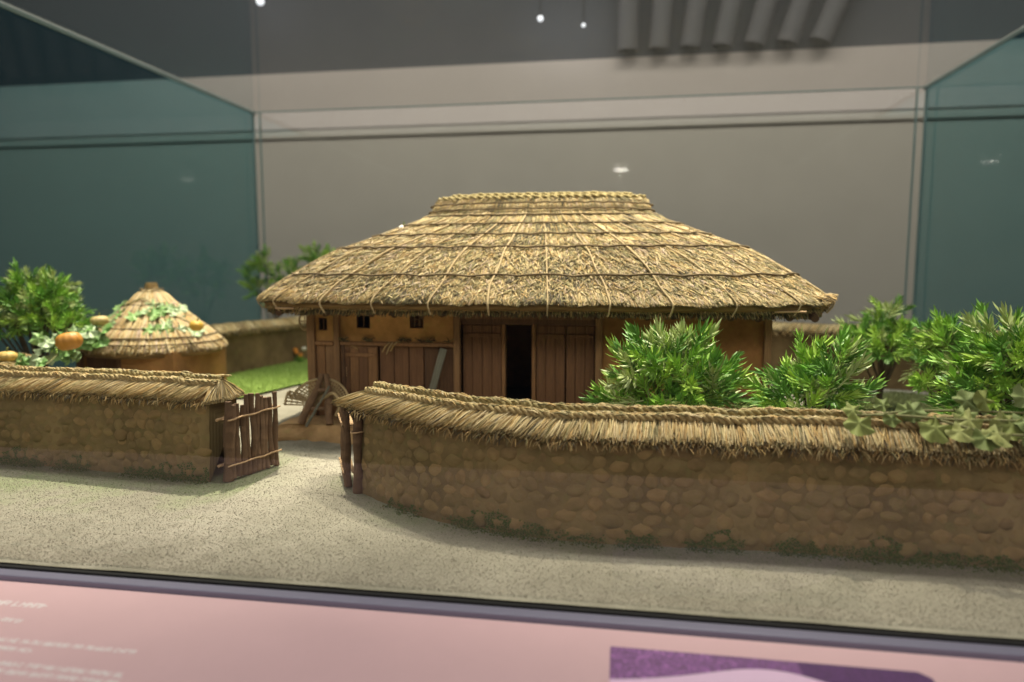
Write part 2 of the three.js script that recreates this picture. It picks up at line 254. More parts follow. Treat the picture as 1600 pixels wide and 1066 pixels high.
// ---------------------------------------------------------------- mud and stone walls under thatch
const domes = [0, 1, 2, 3, 4].map((k) => { const r = rng(300 + k), g = mergeVertices((() => { const s = new THREE.SphereGeometry(1, 9, 5, 0, Math.PI * 2, 0, Math.PI / 2); s.deleteAttribute('uv'); s.deleteAttribute('normal'); return s; })(), 1e-4); const p = g.attributes.position; for (let i = 0; i < p.count; i++) { const v = V().fromBufferAttribute(p, i), f = 1 + 0.30 * noise3(v.x * 1.3 + k * 5, v.y * 1.3, v.z * 1.3) + 0.1 * noise3(v.x * 3.1 + k * 9, v.y * 3, v.z * 3); p.setXYZ(i, v.x * f, v.z * f, v.y * (0.9 + 0.1 * f)); } g.computeVertexNormals(); const uv = []; for (let i = 0; i < p.count; i++) uv.push(p.getX(i) * 0.011 + k * 0.05, p.getY(i) * 0.011); g.setAttribute('uv', new THREE.Float32BufferAttribute(uv, 2)); if (new THREE.Vector3().fromBufferAttribute(g.attributes.normal, 0).z < 0) g.index.array.reverse(), g.computeVertexNormals(); return g; });
function makeWall({ name, label, pts, seed, stoneRange, slant = () => 0.008, strandScale = 1, mud = M_mud, height = 0.1165, endStart = false, endStop = false, weights, front = 1, closeBraid = true, moss = 0 }) {
  const w = thing(name, label, 'wall'), r = rng(seed), curve = new THREE.CatmullRomCurve3(pts.map(([x, z]) => V(x, 0, z)), false, 'centripetal'); curve.arcLengthDivisions = 600; const L = curve.getLength();
  const fr = (u) => { const p = curve.getPointAt(clamp(u, 0, 1)), T = curve.getTangentAt(clamp(u, 0, 1)); T.y = 0; T.normalize(); return { p, T, N: V(-T.z, 0, T.x) }; };
  const wav = (u) => height + 0.0028 * noise3(u * L * 16 + seed, 3.3, 0) + 0.0015 * noise3(u * L * 40 + seed, 8.3, 0);
  const faceO = (y) => lerp(0.0295, 0.0235, clamp(y / 0.1, 0, 1));
  const lump = (u, y, sgn) => 0.0022 * noise3(u * L * 45 + seed, y * 60, sgn * 4) + 0.0012 * noise3(u * L * 120, y * 120, sgn * 9 + seed);
  { // body
    const nu = Math.round(L / 0.006), rows = []; for (let k = 0; k <= 12; k++) rows.push([1, -0.003 + k * (height - 0.016) / 12]); for (let k = 12; k >= 0; k--) rows.push([-1, -0.003 + k * (height - 0.016) / 12]);
    const p = [], uv = [], idx = [], n = rows.length; let q = 0;
    for (let i = 0; i <= nu; i++) { const u = i / nu, f = fr(u); q = 0; rows.forEach(([sg, y], k) => { const o = sg * (faceO(y) + lump(u, y, sg)); const v = f.p.clone().addScaledVector(f.N, o); p.push(v.x, y, v.z); if (k) q += Math.hypot(0.008, 0); uv.push(u * L, q); }); }
    for (let i = 0; i < nu; i++) for (let k = 0; k < n - 1; k++) { const a = i * n + k, b = a + 1, c = a + n, d = c + 1; idx.push(a, c, b, b, c, d); }
    for (const [i, fl] of [[0, 0], [nu, 1]]) { const base = p.length / 3, f = fr(i / nu), out = f.T.clone().multiplyScalar(fl ? 0.004 : -0.004); for (let k = 0; k < n; k++) { const a = (i * n + k) * 3; p.push(p[a], p[a + 1], p[a + 2]); uv.push(p[a] + p[a + 2], p[a + 1]); } p.push(f.p.x + out.x, 0.05, f.p.z + out.z); uv.push(0, 0.05); const c = base + n; for (let k = 0; k < n - 1; k++) fl ? idx.push(base + k, c, base + k + 1) : idx.push(base + k, base + k + 1, c); }
    const g = new THREE.BufferGeometry(); g.setAttribute('position', new THREE.Float32BufferAttribute(p, 3)); g.setAttribute('uv', new THREE.Float32BufferAttribute(uv, 2)); g.setIndex(idx); g.computeVertexNormals(); mesh('mud_body', g, mud, w);
  }
  { // bed under the thatch
    const nu = Math.round(L / 0.01), sec = [[0.029, height - 0.023], [0.0285, height - 0.017], [0.017, height - 0.011], [0, height - 0.005], [-0.017, height - 0.011], [-0.0285, height - 0.017], [-0.029, height - 0.023], [0, height - 0.023], [0.029, height - 0.023]], p = [], uv = [], idx = [], n = sec.length;
    for (let i = 0; i <= nu; i++) { const u = i / nu, f = fr(u), dh = wav(u) - height; sec.forEach(([o, y], k) => { const v = f.p.clone().addScaledVector(f.N, o); p.push(v.x, y + dh, v.z); uv.push(u * L, k * 0.012); }); }
    for (let i = 0; i < nu; i++) for (let k = 0; k < n - 1; k++) { const a = i * n + k, b = a + 1, c = a + n, d = c + 1; idx.push(a, c, b, b, c, d); }
    const g = new THREE.BufferGeometry(); g.setAttribute('position', new THREE.Float32BufferAttribute(p, 3)); g.setAttribute('uv', new THREE.Float32BufferAttribute(uv, 2)); g.setIndex(idx); g.computeVertexNormals(); mesh('thatch_bed', g, M_strawBed, w);
  }
  { // straw coat
    const st = new Straw(seed + 1), W = weights ?? { tan: 5, pale: 3.2, gold: 2.6, olive: 1.5, dark: 0.4 };
    for (const sg of [1, -1]) {
      const N = Math.round(L / 0.0008 * (sg === front ? 4.4 : 1.3) / strandScale);
      for (let k = 0; k < N; k++) {
        const u = r(), f = fr(u), dh = wav(u) - height, lay = r(), clump = noise3(u * L * 90, sg * 3 + seed, lay * 2), over = 0.0315 + 0.005 * r() + 0.002 * clump;
        const top = f.p.clone().addScaledVector(f.N, sg * (0.002 + 0.008 * r())).setY(height - 0.0035 + 0.003 * lay + dh);
        const sl = slant(u) * (0.7 + 0.6 * r()) + 0.012 * clump + (r() - 0.5) * 0.01;
        const bot = f.p.clone().addScaledVector(f.N, sg * over).addScaledVector(f.T, -sl).setY(height - 0.0185 - 0.005 * r() + 0.005 * lay + dh - 0.003 * clump);
        st.add(top, bot, (0.0004 + 0.00042 * r()) * strandScale, strawColor(r, lay < 0.22 ? { olive: 3, dark: 2, gold: 2, tan: 1 } : W), f.N.clone().multiplyScalar(sg).setY(1).normalize());
      }
      for (let k = 0; k < N * 0.16; k++) { // ragged ends and stray stalks
        const u = r(), f = fr(u), dh = wav(u) - height, b = f.p.clone().addScaledVector(f.N, sg * (0.029 + 0.006 * r())).setY(height - 0.019 + dh - 0.004 * r()), e = b.clone().addScaledVector(f.T, (r() - 0.5) * 0.014).addScaledVector(f.N, sg * (0.002 + 0.004 * r())); e.y -= 0.003 + 0.006 * r(); st.add(b, e, 0.0005 * strandScale, strawColor(r, { gold: 3, dark: 2, tan: 2, olive: 1 }));
      }
    }
    for (const [on, u, d] of [[endStart, 0, -1], [endStop, 1, 1]]) if (on) for (let k = 0; k < 900; k++) { // gathered end
      const f = fr(u), dh = wav(u) - height, a = (r() - 0.5) * 2.6, o = Math.sin(a), t = Math.cos(a), top = f.p.clone().addScaledVector(f.T, -d * 0.012 * r()).addScaledVector(f.N, o * 0.004).setY(height - 0.002 + 0.003 * r() + dh);
      const bot = f.p.clone().addScaledVector(f.N, o * (0.033 + 0.005 * r())).addScaledVector(f.T, d * t * (0.007 + 0.004 * r())).setY(height - 0.019 - 0.005 * r() + dh); st.add(top, bot, 0.00045 + 0.0004 * r(), strawColor(r, W), V(0, 1, 0));
    }
    st.build('thatch_straw', w);
  }
  if (closeBraid) for (const [o, dy, k] of [[0.0105, -0.0015, 0], [-0.001, 0.003, 1]]) { const wob = (u) => 0.0015 * noise3(u * L * 25, k * 5, seed); const g = braid((u) => { const f = fr(u); return { p: f.p.clone().addScaledVector(f.N, o * front + wob(u)).setY(wav(u) + dy + 0.6 * wob(u + 3)), side: f.N.clone().multiplyScalar(0.8).addScaledVector(V(0, 1, 0), front * 0.0), up: V(0, 1, 0) }; }, L, 0.0034, 0.0021, 0.021); mesh('straw_braid', g, M_braid[k], w);
    const st = new Straw(seed + 40 + k); for (let i = 0; i < L * 900; i++) { const u = r(), f = fr(u), p = f.p.clone().addScaledVector(f.N, o * front + (r() - 0.5) * 0.007).setY(wav(u) + dy + 0.0022 + 0.0006 * r()), e = p.clone().addScaledVector(f.T, 0.006 + 0.007 * r()).addScaledVector(f.N, (r() - 0.5) * 0.007); e.y += (r() - 0.6) * 0.0025; st.add(p, e, 0.0005 + 0.0004 * r(), strawColor(r, { tan: 3, olive: 3, gold: 2, pale: 1 })); } st.build('braid_stalks', w); }
  if (stoneRange) { // field stones bedded in the mud, each its own piece
    const [u0, u1] = stoneRange; let row = 0;
    for (let y = 0.011; y < height - 0.027; y += 0.0125, row++) for (let s = u0 * L + (row % 2) * 0.01; s < u1 * L;) {
      const wd = 0.0058 + 0.0062 * r(), ht = 0.0056 + 0.0034 * r(); s += wd * 1.05; const u = s / L; if (u > u1) break;
      if (r() < 0.98) { const yy = y + (r() - 0.5) * 0.006, f = fr(u), o = faceO(yy) + lump(u, yy, 1) - 0.0013 - 0.0012 * r(), m = mesh('stone', domes[Math.floor(r() * 5)], M_stone[Math.floor(r() * 5)], w); const pos = f.p.clone().addScaledVector(f.N, o * front).setY(yy); const X = f.T.clone().multiplyScalar(front), Y = V(0, 1, 0), Z = f.N.clone().multiplyScalar(front), a = (r() - 0.5) * 0.7; m.matrixAutoUpdate = true; m.quaternion.setFromRotationMatrix(new THREE.Matrix4().makeBasis(X, Y, Z)).multiply(new THREE.Quaternion().setFromAxisAngle(V(0, 0, 1), a)); m.position.copy(pos); m.scale.set(wd, ht, 0.003 + 0.0014 * r()); }
      s += wd * 0.82;
    }
  }
  if (moss) { // moss and flock grown along the foot
    const g = new THREE.IcosahedronGeometry(1, 0), list = [];
    for (let k = 0; k < moss * L * 3600; k++) { const u = r(), n = noise3(u * L * 22, seed, 1.5) + 0.5 * noise3(u * L * 60, seed, 4.5); if (n < -0.12 + 0.5 * (r() - 0.5)) continue; const f = fr(u), y = Math.pow(r(), 1.7) * (0.010 + 0.02 * Math.max(0, n)), spread = y < 0.0025 ? 0.014 * r() * r() : 0; list.push([f.p.clone().addScaledVector(f.N, front * (faceO(y) + lump(u, y, 1) + 0.0004 + spread)).setY(y), 0.0003 + 0.0006 * r(), r()]); }
    const o = new THREE.InstancedMesh(g, new THREE.MeshStandardMaterial({ color: 0xffffff, roughness: 1 }), list.length), m = new THREE.Matrix4(); list.forEach(([p, s, c], i) => { m.compose(p, new THREE.Quaternion().setFromEuler(new THREE.Euler(c * 9, c * 31, 0)), V(s * 1.3, s, s)); o.setMatrixAt(i, m); o.setColorAt(i, c < 0.25 ? C(0.17, 0.16, 0.06) : C(0.04 + 0.04 * c, 0.075 + 0.06 * c, 0.02)); }); o.name = 'moss'; o.userData.kind = 'stuff'; o.castShadow = o.receiveShadow = true; w.add(o);
  }
  return { w, fr, L };
}
const rightWall = makeWall({ name: 'thatched_stone_wall', label: 'long curved stone and mud wall with ivy on its thatch, right of the gateway', pts: rightWallPts, seed: 41, stoneRange: [0.012, 0.66], slant: (u) => lerp(0.03, 0.002, smooth(u, 0.0, 0.32)), endStart: true, moss: 5 });
const leftWall = makeWall({ name: 'thatched_stone_wall', label: 'short straight stone and mud wall under thatch, left of the gateway', pts: leftWallPts, seed: 52, stoneRange: [0.36, 0.99], slant: () => 0.017, endStop: true, moss: 5, weights: { tan: 5, pale: 3.4, gold: 2.6, olive: 1.2, dark: 0.4 } });
makeWall({ name: 'thatched_mud_wall', label: 'mud wall running back past the lawn behind the shed', pts: [[-1.03, -1.18], [-0.955, -1.40], [-0.905, -1.60], [-0.86, -1.82]], seed: 63, mud: M_mudFar, strandScale: 1.8, height: 0.122, closeBraid: false });
makeWall({ name: 'thatched_mud_wall', label: 'mud wall along the back behind the farmhouse', pts: [[-0.84, -1.87], [-0.4, -1.9], [0.1, -1.76], [0.5, -1.58], [0.78, -1.48]], seed: 64, mud: M_mudFar, strandScale: 1.8, height: 0.13, closeBraid: false });
makeWall({ name: 'thatched_mud_wall', label: 'stub of thatched wall with pumpkin vine at the left edge of the photo', pts: [[-1.0, -1.0], [-0.955, -0.925], [-0.9, -0.88]], seed: 65, mud: M_mudFar, strandScale: 1.4, height: 0.112, closeBraid: false, endStop: true });

// ---------------------------------------------------------------- brushwood gate leaves
function gate(label, a, b, hgt, seed, n, lean) {
  const g = thing('brushwood_gate', label, 'gate', 'gate leaves of the gateway'), r = rng(seed); g.position.copy(a);
  const d = b.clone().sub(a), L = d.length(), T = d.clone().normalize(), N = V(-T.z, 0, T.x); const side = N.dot(V(0, 0, 1)) > 0 ? 1 : -1; N.multiplyScalar(side);
  for (let k = 0; k < n; k++) { const t = (k + 0.5) / n, x = T.clone().multiplyScalar(t * L), rad = (L / n) * (0.46 + 0.1 * r()) * (k === 0 ? 1.4 : 1), top = x.clone().addScaledVector(T, lean * (1 - t) + (r() - 0.5) * 0.004).addScaledVector(N, (r() - 0.5) * 0.002).setY(hgt * (0.9 + 0.13 * r())); mesh('stick', stick(x.clone().setY(0.001 + 0.002 * r()), top, rad * 1.06, rad * 0.82, 8, 0.0019, seed * 31 + k), r() < 0.6 ? M_bark : M_bark2, g); }
  const rad = L / n * 0.62; for (const y of [0.2, 0.77]) { // twine looped round sticks and two laths
    for (const s of [1, -1]) { const pts = []; for (let k = 0; k <= 24; k++) { const t = k / 24; pts.push(T.clone().multiplyScalar(t * L * 1.02 - 0.001).addScaledVector(T, lean * (1 - t) * y).addScaledVector(N, s * (rad + 0.0008 + 0.0006 * Math.sin(t * n * 6.283))).setY(hgt * y + 0.0025 * t - 0.002 * noise3(t * 4, seed, y * 3))); } mesh('twine', tube(pts, 0.0011, 60, 6), M_twine, g); }
    mesh('lath', stick(T.clone().multiplyScalar(-0.004).addScaledVector(N, -rad - 0.0025).setY(hgt * y), T.clone().multiplyScalar(L + 0.006).addScaledVector(N, -rad - 0.0025).setY(hgt * y + 0.002), 0.0019, 0.0016, 7, 0.0006, seed + y * 100), M_twine, g); }
  return g;
}
gate('brushwood gate leaf standing open, tied to the left wall', V(-0.4545, 0, -0.7225), V(-0.4285, 0, -0.80), 0.097, 5, 11, 0.004);
gate('brushwood gate leaf seen edge-on at the end of the curved wall', V(-0.3035, 0, -0.725), V(-0.331, 0, -0.778), 0.094, 6, 9, 0.002);
{ const g = thing('gate_post', 'rough round post at the end of the curved wall', 'post'); mesh('post', stick(V(-0.2865, 0, -0.7105), V(-0.2845, 0.094, -0.7125), 0.0052, 0.0046, 10, 0.001, 9), M_bark, g); const pts = []; for (let k = 0; k <= 12; k++) { const a = k / 12 * 6.283; pts.push(V(-0.286 + 0.0068 * Math.cos(a), 0.07 + 0.0006 * Math.sin(a * 2), -0.7115 + 0.0068 * Math.sin(a))); } mesh('twine', tube(pts, 0.0009, 30, 6), M_twine, g); }

// ---------------------------------------------------------------- farmhouse
const HX = -0.133, HZ = -1.15;
const house = thing('thatched_farmhouse', 'farmhouse with mud walls, plank doors and a large roped thatch roof', 'house');
const PROFILE = [[0, 0.12, 0.022, 0.370], [0.05, 0.165, 0.040, 0.365], [0.09, 0.174, 0.046, 0.356], [0.17, 0.178, 0.054, 0.342], [0.26, 0.188, 0.066, 0.329], [0.36, 0.228, 0.093, 0.313], [0.5, 0.281, 0.132, 0.292], [0.65, 0.336, 0.172, 0.269], [0.82, 0.385, 0.212, 0.237], [1, 0.428, 0.244, 0.206], [1.06, 0.438, 0.251, 0.194]];
const roofTab = (() => { // rings resampled by arc length, s = 0 at the front middle, running to +x
  const NT = 60, NS = 360, out = [];
  for (let i = 0; i <= NT; i++) {
    const t = i / NT * 1.06; let k = 0; while (k < PROFILE.length - 2 && PROFILE[k + 1][0] < t) k++;
    const P = (c) => { const p0 = PROFILE[Math.max(0, k - 1)], p1 = PROFILE[k], p2 = PROFILE[k + 1], p3 = PROFILE[Math.min(PROFILE.length - 1, k + 2)], x = (t - p1[0]) / (p2[0] - p1[0]), m1 = (p2[c] - p0[c]) / (p2[0] - p0[0] || 1) * (p2[0] - p1[0]), m2 = (p3[c] - p1[c]) / (p3[0] - p1[0] || 1) * (p2[0] - p1[0]), x2 = x * x, x3 = x2 * x; return (2 * x3 - 3 * x2 + 1) * p1[c] + (x3 - 2 * x2 + x) * m1 + (-2 * x3 + 3 * x2) * p2[c] + (x3 - x2) * m2; };
    const a = P(1), b = P(2), y = P(3), n = lerp(2.6, 4.2, smooth(t, 0.1, 0.95)), K = 2400, pts = [], acc = [0];
    for (let q = 0; q <= K; q++) { const th = Math.PI / 2 - q / K * Math.PI * 2, c = Math.cos(th), s = Math.sin(th); pts.push([Math.sign(c) * Math.pow(Math.abs(c), 2 / n) * a, Math.sign(s) * Math.pow(Math.abs(s), 2 / n) * b]); if (q) acc.push(acc[q - 1] + Math.hypot(pts[q][0] - pts[q - 1][0], pts[q][1] - pts[q - 1][1])); }
    const ring = []; let q = 0; for (let j = 0; j < NS; j++) { const want = j / NS * acc[K]; while (acc[q + 1] < want) q++; const f = (want - acc[q]) / (acc[q + 1] - acc[q] || 1); ring.push([lerp(pts[q][0], pts[q + 1][0], f), lerp(pts[q][1], pts[q + 1][1], f)]); } out.push({ ring, y });
  }
  return { out, NT, NS };
})();
function roofPt(t, s, lift = 0) {
  const { out, NT, NS } = roofTab, ft = clamp(t, 0, 1.0599) / 1.06 * NT, i = Math.floor(ft), a = ft - i, fs = (((s % 1) + 1) % 1) * NS, j = Math.floor(fs) % NS, b = fs - Math.floor(fs), J = (j + 1) % NS;
  const g = (r) => [lerp(r.ring[j][0], r.ring[J][0], b), lerp(r.ring[j][1], r.ring[J][1], b)], p0 = g(out[i]), p1 = g(out[Math.min(NT, i + 1)]);
  const x = lerp(p0[0], p1[0], a), z = lerp(p0[1], p1[1], a), y = lerp(out[i].y, out[Math.min(NT, i + 1)].y, a);
  if (!lift) return V(HX + x, y, HZ + z);
  const e = 1 / NS, q0 = out[i].ring[(j + NS - 1) % NS], q1 = out[i].ring[(j + 1) % NS], tan = V(q1[0] - q0[0], 0, q1[1] - q0[1]), dn = V(p1[0] - p0[0], out[Math.min(NT, i + 1)].y - out[i].y, p1[1] - p0[1]);
  const n = V().crossVectors(tan, dn).normalize(); if (n.y < 0) n.negate(); return V(HX + x, y, HZ + z).addScaledVector(n, lift);
}
const NVERT = 30, SV = 1 / NVERT;
const wobble = (s, k) => 0.0045 * noise3(s * 40, k * 3.7, 0.5) + 0.003 * noise3(s * 110, k * 1.3, 2.5);
const scallop = (s) => Math.abs(Math.sin(s / SV * Math.PI)); // 0 on an upright rope, 1 between
{
  const rows = []; for (let i = 0; i <= 40; i++) rows.push(i / 40 * 1.02); const NS = 240, p = [], uv = [], idx = [];
  for (const t of rows) for (let j = 0; j <= NS; j++) { const v = roofPt(t, j / NS); v.y -= 0.002; p.push(v.x, v.y, v.z); uv.push(j / NS * 2.6, t * 0.35); }
  for (const [sc, y] of [[0.985, 0.194], [0.86, 0.203], [0.6, 0.211], [0, 0.211]]) for (let j = 0; j <= NS; j++) { const v = roofPt(1.02, j / NS); p.push(HX + (v.x - HX) * sc, y, HZ + (v.z - HZ) * sc); uv.push(j / NS * 2.6, sc * 0.3); }
  const top0 = p.length / 3; const n = NS + 1, R = rows.length + 4; for (let i = 0; i < R - 1; i++) for (let j = 0; j < NS; j++) { const a = i * n + j, b = a + 1, c = a + n, d = c + 1; idx.push(a, c, b, b, c, d); }
  p.push(HX, 0.370, HZ); uv.push(0, 0); for (let j = 0; j < NS; j++) idx.push(top0, j, j + 1);
  const g = new THREE.BufferGeometry(); g.setAttribute('position', new THREE.Float32BufferAttribute(p, 3)); g.setAttribute('uv', new THREE.Float32BufferAttribute(uv, 2)); g.setIndex(idx); g.computeVertexNormals();
  const roof = mesh('roof', g, M_strawBed, house);
  const st = new Straw(77), r = st.r, ends = [0.10, 0.175, 0.255, 0.345, 0.455, 0.57, 0.69, 0.81, 0.92, 1.035];
  ends.forEach((te, c) => {
    const front = (s) => Math.min(s, 1 - s) < 0.33, N = Math.round(lerp(3000, 15000, te));
    for (let k = 0; k < N; k++) {
      const s = r(); if (!front(s) && r() < 0.6) continue;
      const lay = r(), len = lerp(0.1, 0.17, smooth(te, 0.1, 0.5)) * (0.8 + 0.4 * r()), bite = 0.062 * Math.max(0, noise3(s * 34, c * 2.9, 1) + 0.25 * noise3(s * 110, c, 5)), t1 = te + (r() - 0.6) * 0.03 - bite * (te < 0.98 ? 1.3 : 0.3) - (te > 0.98 ? 0.016 * scallop(s) : 0), t0 = Math.max(0.045, t1 - len);
      const ds = (r() - 0.5) * 0.011 + 0.004 * noise3(s * 50, c * 4, 9), a = roofPt(t0, s + ds, 0.0005 + 0.0025 * lay), b = roofPt(t1, s, 0.002 + 0.0045 * lay + (te > 0.98 ? 0.002 : 0));
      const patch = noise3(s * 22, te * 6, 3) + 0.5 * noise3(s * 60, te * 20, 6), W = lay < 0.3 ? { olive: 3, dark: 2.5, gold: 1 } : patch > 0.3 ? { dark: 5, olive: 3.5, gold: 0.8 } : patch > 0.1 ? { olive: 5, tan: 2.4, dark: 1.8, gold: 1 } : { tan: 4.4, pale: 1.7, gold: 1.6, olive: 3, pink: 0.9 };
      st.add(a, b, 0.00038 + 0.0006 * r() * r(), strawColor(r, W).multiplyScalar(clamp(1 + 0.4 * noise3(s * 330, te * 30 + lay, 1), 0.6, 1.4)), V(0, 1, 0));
    }
  });
  for (let k = 0; k < 30000; k++) { // short matted stubble over the courses
    const s = r(); if (Math.min(s, 1 - s) > 0.34) continue; const t = 0.1 + 0.9 * Math.sqrt(r()), a = roofPt(t, s, 0.003 + 0.003 * r()), b = roofPt(Math.min(1.03, t + 0.02 + 0.035 * r()), s + (r() - 0.5) * 0.012, 0.004 + 0.0045 * r()); st.add(a, b, 0.0004 + 0.0004 * r(), strawColor(r, { tan: 4, olive: 4, pink: 1.5, pale: 1.5, dark: 1.6, gold: 1 }));
  }
  for (let k = 0; k < 20000; k++) { // thick bristling eave
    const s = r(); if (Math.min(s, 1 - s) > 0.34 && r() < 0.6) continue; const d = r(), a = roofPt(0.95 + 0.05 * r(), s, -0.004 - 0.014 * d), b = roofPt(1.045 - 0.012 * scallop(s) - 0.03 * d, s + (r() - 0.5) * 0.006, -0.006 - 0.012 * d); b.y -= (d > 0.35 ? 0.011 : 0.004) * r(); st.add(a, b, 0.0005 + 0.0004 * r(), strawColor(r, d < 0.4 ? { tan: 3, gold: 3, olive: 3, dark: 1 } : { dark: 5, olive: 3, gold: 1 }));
  }
  for (let k = 0; k < 700; k++) { // loose bundle sticking out of the right front corner
    const s = 0.165 + 0.035 * r(), a = roofPt(0.97, s, 0.004 - 0.02 * r()), dir = V(0.9, -0.12 + 0.3 * (r() - 0.5), 0.35 + 0.5 * (r() - 0.5)).normalize(); st.add(a, a.clone().addScaledVector(dir, 0.008 + 0.015 * r()), 0.0005 + 0.0004 * r(), strawColor(r, { gold: 5, tan: 2, dark: 1.4 }));
  }
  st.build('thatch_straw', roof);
  [0.112, 0.178, 0.262, 0.36, 0.475, 0.61, 0.775].forEach((t, k) => { // rope courses
    const pts = [], n = 420; for (let i = 0; i < n; i++) { const s = i / n, sag = (k > 3 ? 0.012 : 0.006) * (1 - scallop(s)); pts.push(roofPt(t + (k === 6 ? 0.05 : 0) + sag + wobble(s, k), s, 0.0095)); } mesh('thatch_rope', tube(pts, 0.0015, 840, 6, true), M_ropeDark, roof); });
  for (let k = 0; k < NVERT; k++) { const s = (k + 0.5) * SV, pts = []; for (let i = 0; i <= 26; i++) { const t = 0.23 + i / 26 * 0.805; pts.push(roofPt(t, s + 0.0025 * noise3(k * 3.1, t * 5, 2), 0.0082)); } const e = pts[pts.length - 1].clone(); e.y -= 0.014; e.lerp(V(HX, e.y, HZ), 0.02); pts.push(e); mesh('thatch_rope', tube(pts, 0.001 + 0.00025 * (k % 3), 60, 6), M_ropePale, roof); }
  const ringF = (t, lift) => (u) => { const p = roofPt(t, u, lift), q = roofPt(t, u + 0.002, lift), T = q.sub(p).normalize(), up = V(0, 1, 0), side = V().crossVectors(up, T).normalize(); return { p: roofPt(t, u, lift).setY(roofPt(t, u, lift).y + 0.0015 * noise3(u * 30, t * 9, 3)), side, up }; };
  mesh('ridge_braid', braid(ringF(0.055, 0.003), 0.42, 0.003, 0.002, 0.022), M_braid[1], roof);
  mesh('ridge_braid', braid(ringF(0.028, 0.003), 0.36, 0.003, 0.002, 0.022), M_braid[1], roof);
}
{ // plinth
  const g = new THREE.BoxGeometry(0.785, 0.0225, 0.44, 60, 3, 30); const p = g.attributes.position; for (let i = 0; i < p.count; i++) { const x = p.getX(i), y = p.getY(i), z = p.getZ(i), e = y > 0 ? -0.012 : 0, n = 0.016 * fbm(x * 22 + 3, y * 40, z * 22, 4), ex = Math.abs(x) > 0.39 ? Math.sign(x) : 0, ez = Math.abs(z) > 0.219 ? Math.sign(z) : 0; p.setXYZ(i, x + ex * (e + n * 1.6), y + (y > 0.008 ? 0.003 * fbm(x * 30, 1, z * 30, 3) : 0), z + ez * (e * 0.8 + n * 2)); } g.computeVertexNormals(); g.translate(-0.112, 0.0105, -1.142);
  mesh('plinth', uvMetres(g), mudMat(C(1.9, 1.7, 1.55)), house);
  const Z0 = -1.0, Y0 = 0.02, YT = 0.207, xs = [-0.472, -0.430, -0.240, -0.028, 0.207];
  xs.forEach((x, i) => mesh('post', uvMetres(box(i === 0 ? 0.013 : 0.010, YT - Y0, 0.011, x, (YT + Y0) / 2, Z0 + 0.001, 0.0015)), M_woodPost, house));
  for (const x of [-0.472, 0.207]) mesh('post', uvMetres(box(0.012, YT - Y0, 0.011, x, (YT + Y0) / 2, -1.3, 0.0015)), M_woodPost, house);
  mesh('wall_beam', uvMetres(box(0.69, 0.009, 0.009, -0.1325, 0.2, Z0 + 0.003, 0.0015)), M_wood, house);
  const wall = (w, h, d, x, y, z, m = M_mudHouse) => mesh('mud_wall', uvMetres(box(w, h, d, x, y, z, 0.0008)), m, house);
  wall(0.008, YT - Y0, 0.3, -0.472, (YT + Y0) / 2, -1.15); wall(0.008, YT - Y0, 0.3, 0.207, (YT + Y0) / 2, -1.15); wall(0.68, YT - Y0, 0.008, -0.1325, (YT + Y0) / 2, -1.3);
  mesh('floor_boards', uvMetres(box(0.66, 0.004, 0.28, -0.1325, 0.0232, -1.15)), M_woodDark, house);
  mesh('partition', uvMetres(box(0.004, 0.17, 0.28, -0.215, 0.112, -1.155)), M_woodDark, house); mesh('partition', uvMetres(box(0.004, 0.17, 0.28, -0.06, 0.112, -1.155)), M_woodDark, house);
  // upper mud wall with small window holes
  const bay = (x0, x1, holes) => { const s = new THREE.Shape([[x0, 0.139], [x1, 0.139], [x1, 0.206], [x0, 0.206]].map(([x, y]) => new THREE.Vector2(x, y))); for (const [cx, cy, w, h] of holes) s.holes.push(new THREE.Path([[cx - w, cy - h], [cx - w, cy + h], [cx + w, cy + h], [cx + w, cy - h]].map(([x, y]) => new THREE.Vector2(x, y)))); const g = new THREE.ExtrudeGeometry(s, { depth: 0.006, bevelEnabled: false }); g.translate(0, 0, Z0 - 0.006); mesh('mud_wall', uvMetres(g), M_mudHouse, house);
    for (const [cx, cy, w, h, bars] of holes) { const f = mesh('window', mergeGeometries([box(2 * w + 0.003, 0.0016, 0.004, cx, cy + h, Z0 - 0.002, 0.0004), box(2 * w + 0.003, 0.0016, 0.004, cx, cy - h, Z0 - 0.002, 0.0004), box(0.0016, 2 * h - 0.002, 0.004, cx - w, cy, Z0 - 0.002, 0.0004), box(0.0016, 2 * h - 0.002, 0.004, cx + w, cy, Z0 - 0.002, 0.0004)].map(uvMetres)), M_woodDark, house); for (const [bx, by] of bars) mesh('bar', uvMetres(bx !== null ? box(0.0013, 2 * h - 0.002, 0.0013, cx + bx, cy, Z0 - 0.003, 0.0003) : box(2 * w - 0.002, 0.0013, 0.0013, cx, cy + by, Z0 - 0.003, 0.0003)), M_woodPost, f); } };
  bay(-0.466, -0.435, [[-0.4535, 0.1655, 0.0065, 0.0095, [[0, 0]]]]);
  bay(-0.425, -0.245, [[-0.388, 0.170, 0.0105, 0.0098, [[0, 0]]], [-0.303, 0.171, 0.0105, 0.0098, [[-0.004, 0], [0.004, 0], [null, 0.003], [null, -0.004]]]]);
  mesh('recess_head', uvMetres(box(0.202, 0.03, 0.005, -0.134, 0.191, Z0 - 0.004)), M_woodMid, house);
  mesh('shelf_rail', uvMetres(box(0.03, 0.006, 0.008, -0.451, 0.136, Z0 + 0.001)), M_wood, house); mesh('shelf_rail', uvMetres(box(0.18, 0.006, 0.008, -0.335, 0.1362, Z0 + 0.001)), M_wood, house);
